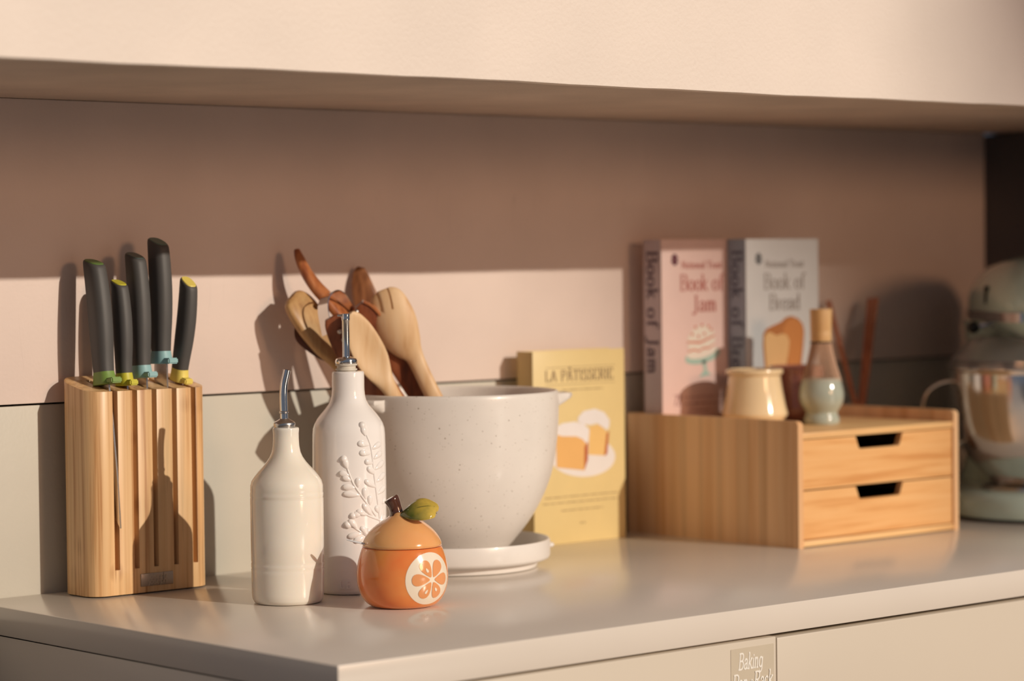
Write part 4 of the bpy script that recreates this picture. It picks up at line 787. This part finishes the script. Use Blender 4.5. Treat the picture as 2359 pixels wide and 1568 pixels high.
cp2 = [tuple(v) for v in smoothprof([(0.0, 0.0), (0.024, 0.0002), (0.0300, 0.0030), (0.0345, 0.0090), (0.0362, 0.0160), (0.0355, 0.0250), (0.0340, 0.0400), (0.0330, 0.0550), (0.0335, 0.0620)], 4)]+[(0.0345, 0.0650), (0.0345, 0.0680), (0.0335, 0.0692), (0.0318, 0.0685), (0.0310, 0.055), (0.033, 0.02), (0.025, 0.006), (0, 0.005)]
single('cup', lathe(cp2, C2_, 80), mat('red_brown_glaze', (0.50, 0.21, 0.15), 0.14, coat=0.7), C2_, 'reddish brown glazed cup half hidden behind the whisk stand', 'cup', angle=60)
VC = Vector((1.0655, -0.1930, TZ))
M_CELA = mat('celadon_glaze', (0.46, 0.50, 0.42), 0.12, coat=0.7, var=(40, 0.08))
vs1 = thing('whisk_stand', 'celadon glazed whisk stand with a round belly and foot', 'whisk stand', VC)
vp = [tuple(v) for v in smoothprof([(0.0, 0.0), (0.0190, 0.0), (0.0215, 0.0012), (0.0222, 0.0040), (0.0215, 0.0085), (0.0198, 0.0120), (0.0200, 0.0150), (0.0232, 0.0200), (0.0262, 0.0260), (0.0275, 0.0330), (0.0272, 0.0400), (0.0255, 0.0480), (0.0230, 0.0560)], 4)]+[(0.0222, 0.0563), (0.0245, 0.046), (0.0262, 0.036), (0.024, 0.024), (0, 0.020)]
obj('body', lathe(vp, VC, 72), M_CELA, vs1, angle=60)
wk = thing('tea_whisk', 'bamboo tea whisk with dark tie standing upside down on its stand', 'whisk', VC+Vector((0, 0, 0.05)))
hp = [(0.0, 0.1000), (0.0122, 0.1000), (0.0126, 0.1010), (0.0128, 0.1120), (0.0126, 0.1125), (0.0126, 0.1135), (0.0128, 0.1140), (0.0134, 0.1390), (0.0132, 0.1400), (0.0, 0.1400)]
M_WHISK = wood('whisk_bamboo', (0.82, 0.53, 0.25), (0.76, 0.46, 0.20), (0.66, 0.37, 0.14), 'Z', 120, 0.5, 0.04)
obj('handle', lathe(hp, VC, 40), M_WHISK, wk, angle=50)
obj('tie', lathe([(0.0124, 0.0985), (0.0132, 0.0988), (0.0132, 0.1002), (0.0124, 0.1006)], VC, 40, cap=False), mat('dark_thread', (0.04, 0.03, 0.025), 0.8), wk)
tines = bmesh.new(); NT = 44
for k in range(NT):
    a = 2*math.pi*k/NT; d_ = Vector((math.cos(a), math.sin(a), 0))
    pts = [VC+d_*r_+Vector((0, 0, z_)) for r_, z_ in smoothprof([(0.0120, 0.1010), (0.0128, 0.0930), (0.0160, 0.0780), (0.0205, 0.0630), (0.0242, 0.0500), (0.0255, 0.0400), (0.0235, 0.0320), (0.0190, 0.0300)], 2)]
    merge(tines, tube(pts, [0.00072]*len(pts), 5))
obj('tines', tines, mat('whisk_tines', (0.62, 0.38, 0.24), 0.5), wk)['kind'] = 'stuff'

# ------------------------------------------------------------------ thin sticks in a small bottle behind the organizer
RC = Vector((1.3020, -0.0520, 0))
rd = thing('reed_diffuser', 'thin red-brown sticks fanning upright behind the bamboo organizer', 'diffuser', RC)
obj('bottle', lathe([(0, 0), (0.024, 0), (0.026, 0.003), (0.026, 0.060), (0.022, 0.070), (0.0125, 0.078), (0.0120, 0.095), (0.0135, 0.096), (0.0135, 0.100), (0.0100, 0.100), (0.0100, 0.075), (0, 0.07)], RC, 36), mat('amber_glass', (0.14, 0.06, 0.02), 0.1, coat=0.5), rd)
M_REED = wood('reed_brown', (0.50, 0.19, 0.09), (0.44, 0.15, 0.065), (0.34, 0.105, 0.045), 'Z', 200, 0.5, 0.05)
for a_, b_ in (((1972, 938, -.048), (1908, 692, -.016)), ((1981, 938, -.052), (2004, 688, -.030)), ((1988, 938, -.055), (2018, 686, -.036))):
    p1 = at(*a_); p2 = at(*b_); d_ = (p2-p1).normalized()
    obj('reed', tube([p1-d_*0.05, p2], 0.0036, 10), M_REED, rd)

# ------------------------------------------------------------------ stand mixer at the right end
MC = Vector((1.4080, -0.2500, 0))
M_MINT = mat('mint_enamel', (0.62, 0.78, 0.68), 0.16, coat=0.6)
mx_ = thing('stand_mixer', 'mint green stand mixer with steel bowl at the right end', 'stand mixer', MC)
bp_ = [(0.105*math.cos(math.radians(a)), -0.005+0.112*math.sin(math.radians(a))) for a in range(180, 361, 10)]+[(0.095, 0.10), (0.090, 0.20), (0.075, 0.232), (-0.075, 0.232), (-0.090, 0.20), (-0.095, 0.10)]
def mring(z, s): return [MC+Vector((x*s, y*s if y < 0 else y*(0.5+0.5*s), z)) for x, y in bp_]
bl = loft([mring(0.004, 0.98), mring(0.010, 1.0), mring(0.024, 1.0), mring(0.032, 0.97), mring(0.036, 0.90)])
base_o = obj('base', bl, M_MINT, mx_, angle=50)
obj('foot_pad', loft([mring(0.0, 0.97), mring(0.0045, 0.985)]), M_GAP, mx_, smooth=False)
obj('bowl_clamp', lathe([(0, 0.034), (0.066, 0.034), (0.066, 0.040), (0.058, 0.044), (0, 0.044)], MC, 48), M_BRUSH, mx_)
ped = []
for z, hx, hy, oy in ((0.030, 0.062, 0.045, 0.165), (0.07, 0.050, 0.042, 0.168), (0.13, 0.046, 0.042, 0.165), (0.19, 0.050, 0.046, 0.158), (0.25, 0.056, 0.06, 0.150)):
    ped.append([MC+Vector((math.copysign(abs(math.cos(t))**0.75, math.cos(t))*hx, oy+math.copysign(abs(math.sin(t))**0.75, math.sin(t))*hy, z)) for t in [2*math.pi*k/28 for k in range(28)]])
obj('pedestal', loft(ped), M_MINT, mx_, angle=60)
hd_ = []
for y, hx, hz, zc in ((-0.122, 0.010, 0.012, 0.296), (-0.120, 0.026, 0.030, 0.297), (-0.108, 0.042, 0.046, 0.298), (-0.08, 0.054, 0.058, 0.299), (-0.03, 0.061, 0.065, 0.301), (0.04, 0.063, 0.067, 0.302), (0.12, 0.060, 0.063, 0.300), (0.18, 0.050, 0.054, 0.297), (0.212, 0.034, 0.038, 0.294), (0.222, 0.012, 0.014, 0.292)):
    hd_.append([MC+Vector((math.cos(t)*hx*0.95, y, zc-0.024+math.sin(t)*hz*0.84)) for t in [2*math.pi*k/36 for k in range(36)]])
hdo = obj('motor_head', loft([[Vector(q) for q in r] for r in hd_]), M_MINT, mx_, angle=70)
band = []
for y, hx in ((-0.112, 0.043), (-0.08, 0.0560), (-0.03, 0.0628), (0.04, 0.0648), (0.12, 0.0618), (0.18, 0.0518)):
    band.append((hx, y))
for s_ in (1, -1):
    obj('trim_band', loft([[MC+Vector((s_*(hx*0.90+o_), y, 0.2580+z_)) for o_, z_ in ((-0.002, -0.006), (0.0016, -0.006), (0.0016, 0.006), (-0.002, 0.006))] for hx, y in band]), M_CHROME, hdo, angle=30)
hub = lathe([(0, 0), (0.0225, 0), (0.0225, 0.010), (0.020, 0.013), (0, 0.013)], (0, 0, 0), 36); bmesh.ops.transform(hub, verts=hub.verts, matrix=Matrix.Translation(MC+Vector((0, -0.118, 0.273))) @ Matrix.Rotation(math.radians(90), 4, 'X'))
obj('hub_cap', hub, M_CHROME, hdo)
obj('speed_slot', box(MC.x-0.0608, MC.x-0.050, MC.y+0.000, MC.y+0.008, 0.274, 0.297, 0.001), M_GAP, hdo)
kn = MC+Vector((-0.0760, 0.0, 0.244)); obj('knob_stem', tube([kn, MC+Vector((-0.045, 0.0, 0.250))], 0.0035, 12), M_CHROME, hdo)
s_ = bmesh.new(); bmesh.ops.create_uvsphere(s_, u_segments=20, v_segments=14, radius=0.0082); bmesh.ops.translate(s_, verts=s_.verts, vec=kn); obj('lever_knob', s_, mat('black_plastic', (0.008, 0.008, 0.008), 0.35), hdo)
obj('beater_shaft', lathe([(0, 0.20), (0.010, 0.20), (0.010, 0.225), (0.026, 0.232), (0.030, 0.246), (0, 0.246)], MC+Vector((0, -0.045, 0)), 32), M_CHROME, mx_)
mx_.rotation_euler = (0, 0, math.radians(-40))
mb = thing('mixer_bowl', 'polished steel mixer bowl with a looped handle', 'bowl', MC+Vector((0, -0.005, 0.0445)))
MB = MC+Vector((0, -0.005, 0))
obj('body', lathe([tuple(v) for v in smoothprof([(0, 0.0448), (0.054, 0.0448), (0.059, 0.048), (0.071, 0.060), (0.089, 0.082), (0.1010, 0.108), (0.1075, 0.140), (0.1098, 0.170), (0.1105, 0.189)], 4)]+[(0.1132, 0.1908), (0.1132, 0.1930), (0.1100, 0.1930), (0.1088, 0.170), (0.1065, 0.140), (0.1000, 0.108), (0.088, 0.083), (0.070, 0.062), (0, 0.050)], MB, 80), M_CHROME, mb, angle=60)
hv = -RGT
hpts = [MB+hv*0.1090+Vector((0, 0, 0.176)), MB+hv*0.126+Vector((0, 0, 0.172)), MB+hv*0.141+Vector((0, 0, 0.160)), MB+hv*0.147+Vector((0, 0, 0.136)), MB+hv*0.139+Vector((0, 0, 0.112)), MB+hv*0.122+Vector((0, 0, 0.095)), MB+hv*0.107+Vector((0, 0, 0.092)), MB+hv*0.096+Vector((0, 0, 0.098))]
obj('handle', blade_loft(hpts, [0.0075]*8, [0.0022]*8, (hv.cross(Vector((0, 0, 1)))).cross(Vector((0.01, 0.01, 1))).normalized() if False else hv, 12, 3), M_CHROME, mb)
gl = bpy.data.materials.new('clear_shield'); gl.use_nodes = True
g_ = gl.node_tree.nodes['Principled BSDF']; g_.inputs['Base Color'].default_value = (0.93, 0.93, 0.92, 1); g_.inputs['Transmission Weight'].default_value = 0.9; g_.inputs['Roughness'].default_value = 0.12; g_.inputs['IOR'].default_value = 1.2
obj_sh = single('pouring_shield', lathe([(0.1105, 0.1935), (0.1118, 0.1935), (0.1080, 0.203), (0.086, 0.226), (0.074, 0.232), (0.0725, 0.231), (0.0848, 0.225), (0.1066, 0.203)], MB, 64, cap=False), gl, MB+Vector((0, 0, 0.1935)), 'clear plastic splash shield resting on the mixer bowl rim', 'shield')
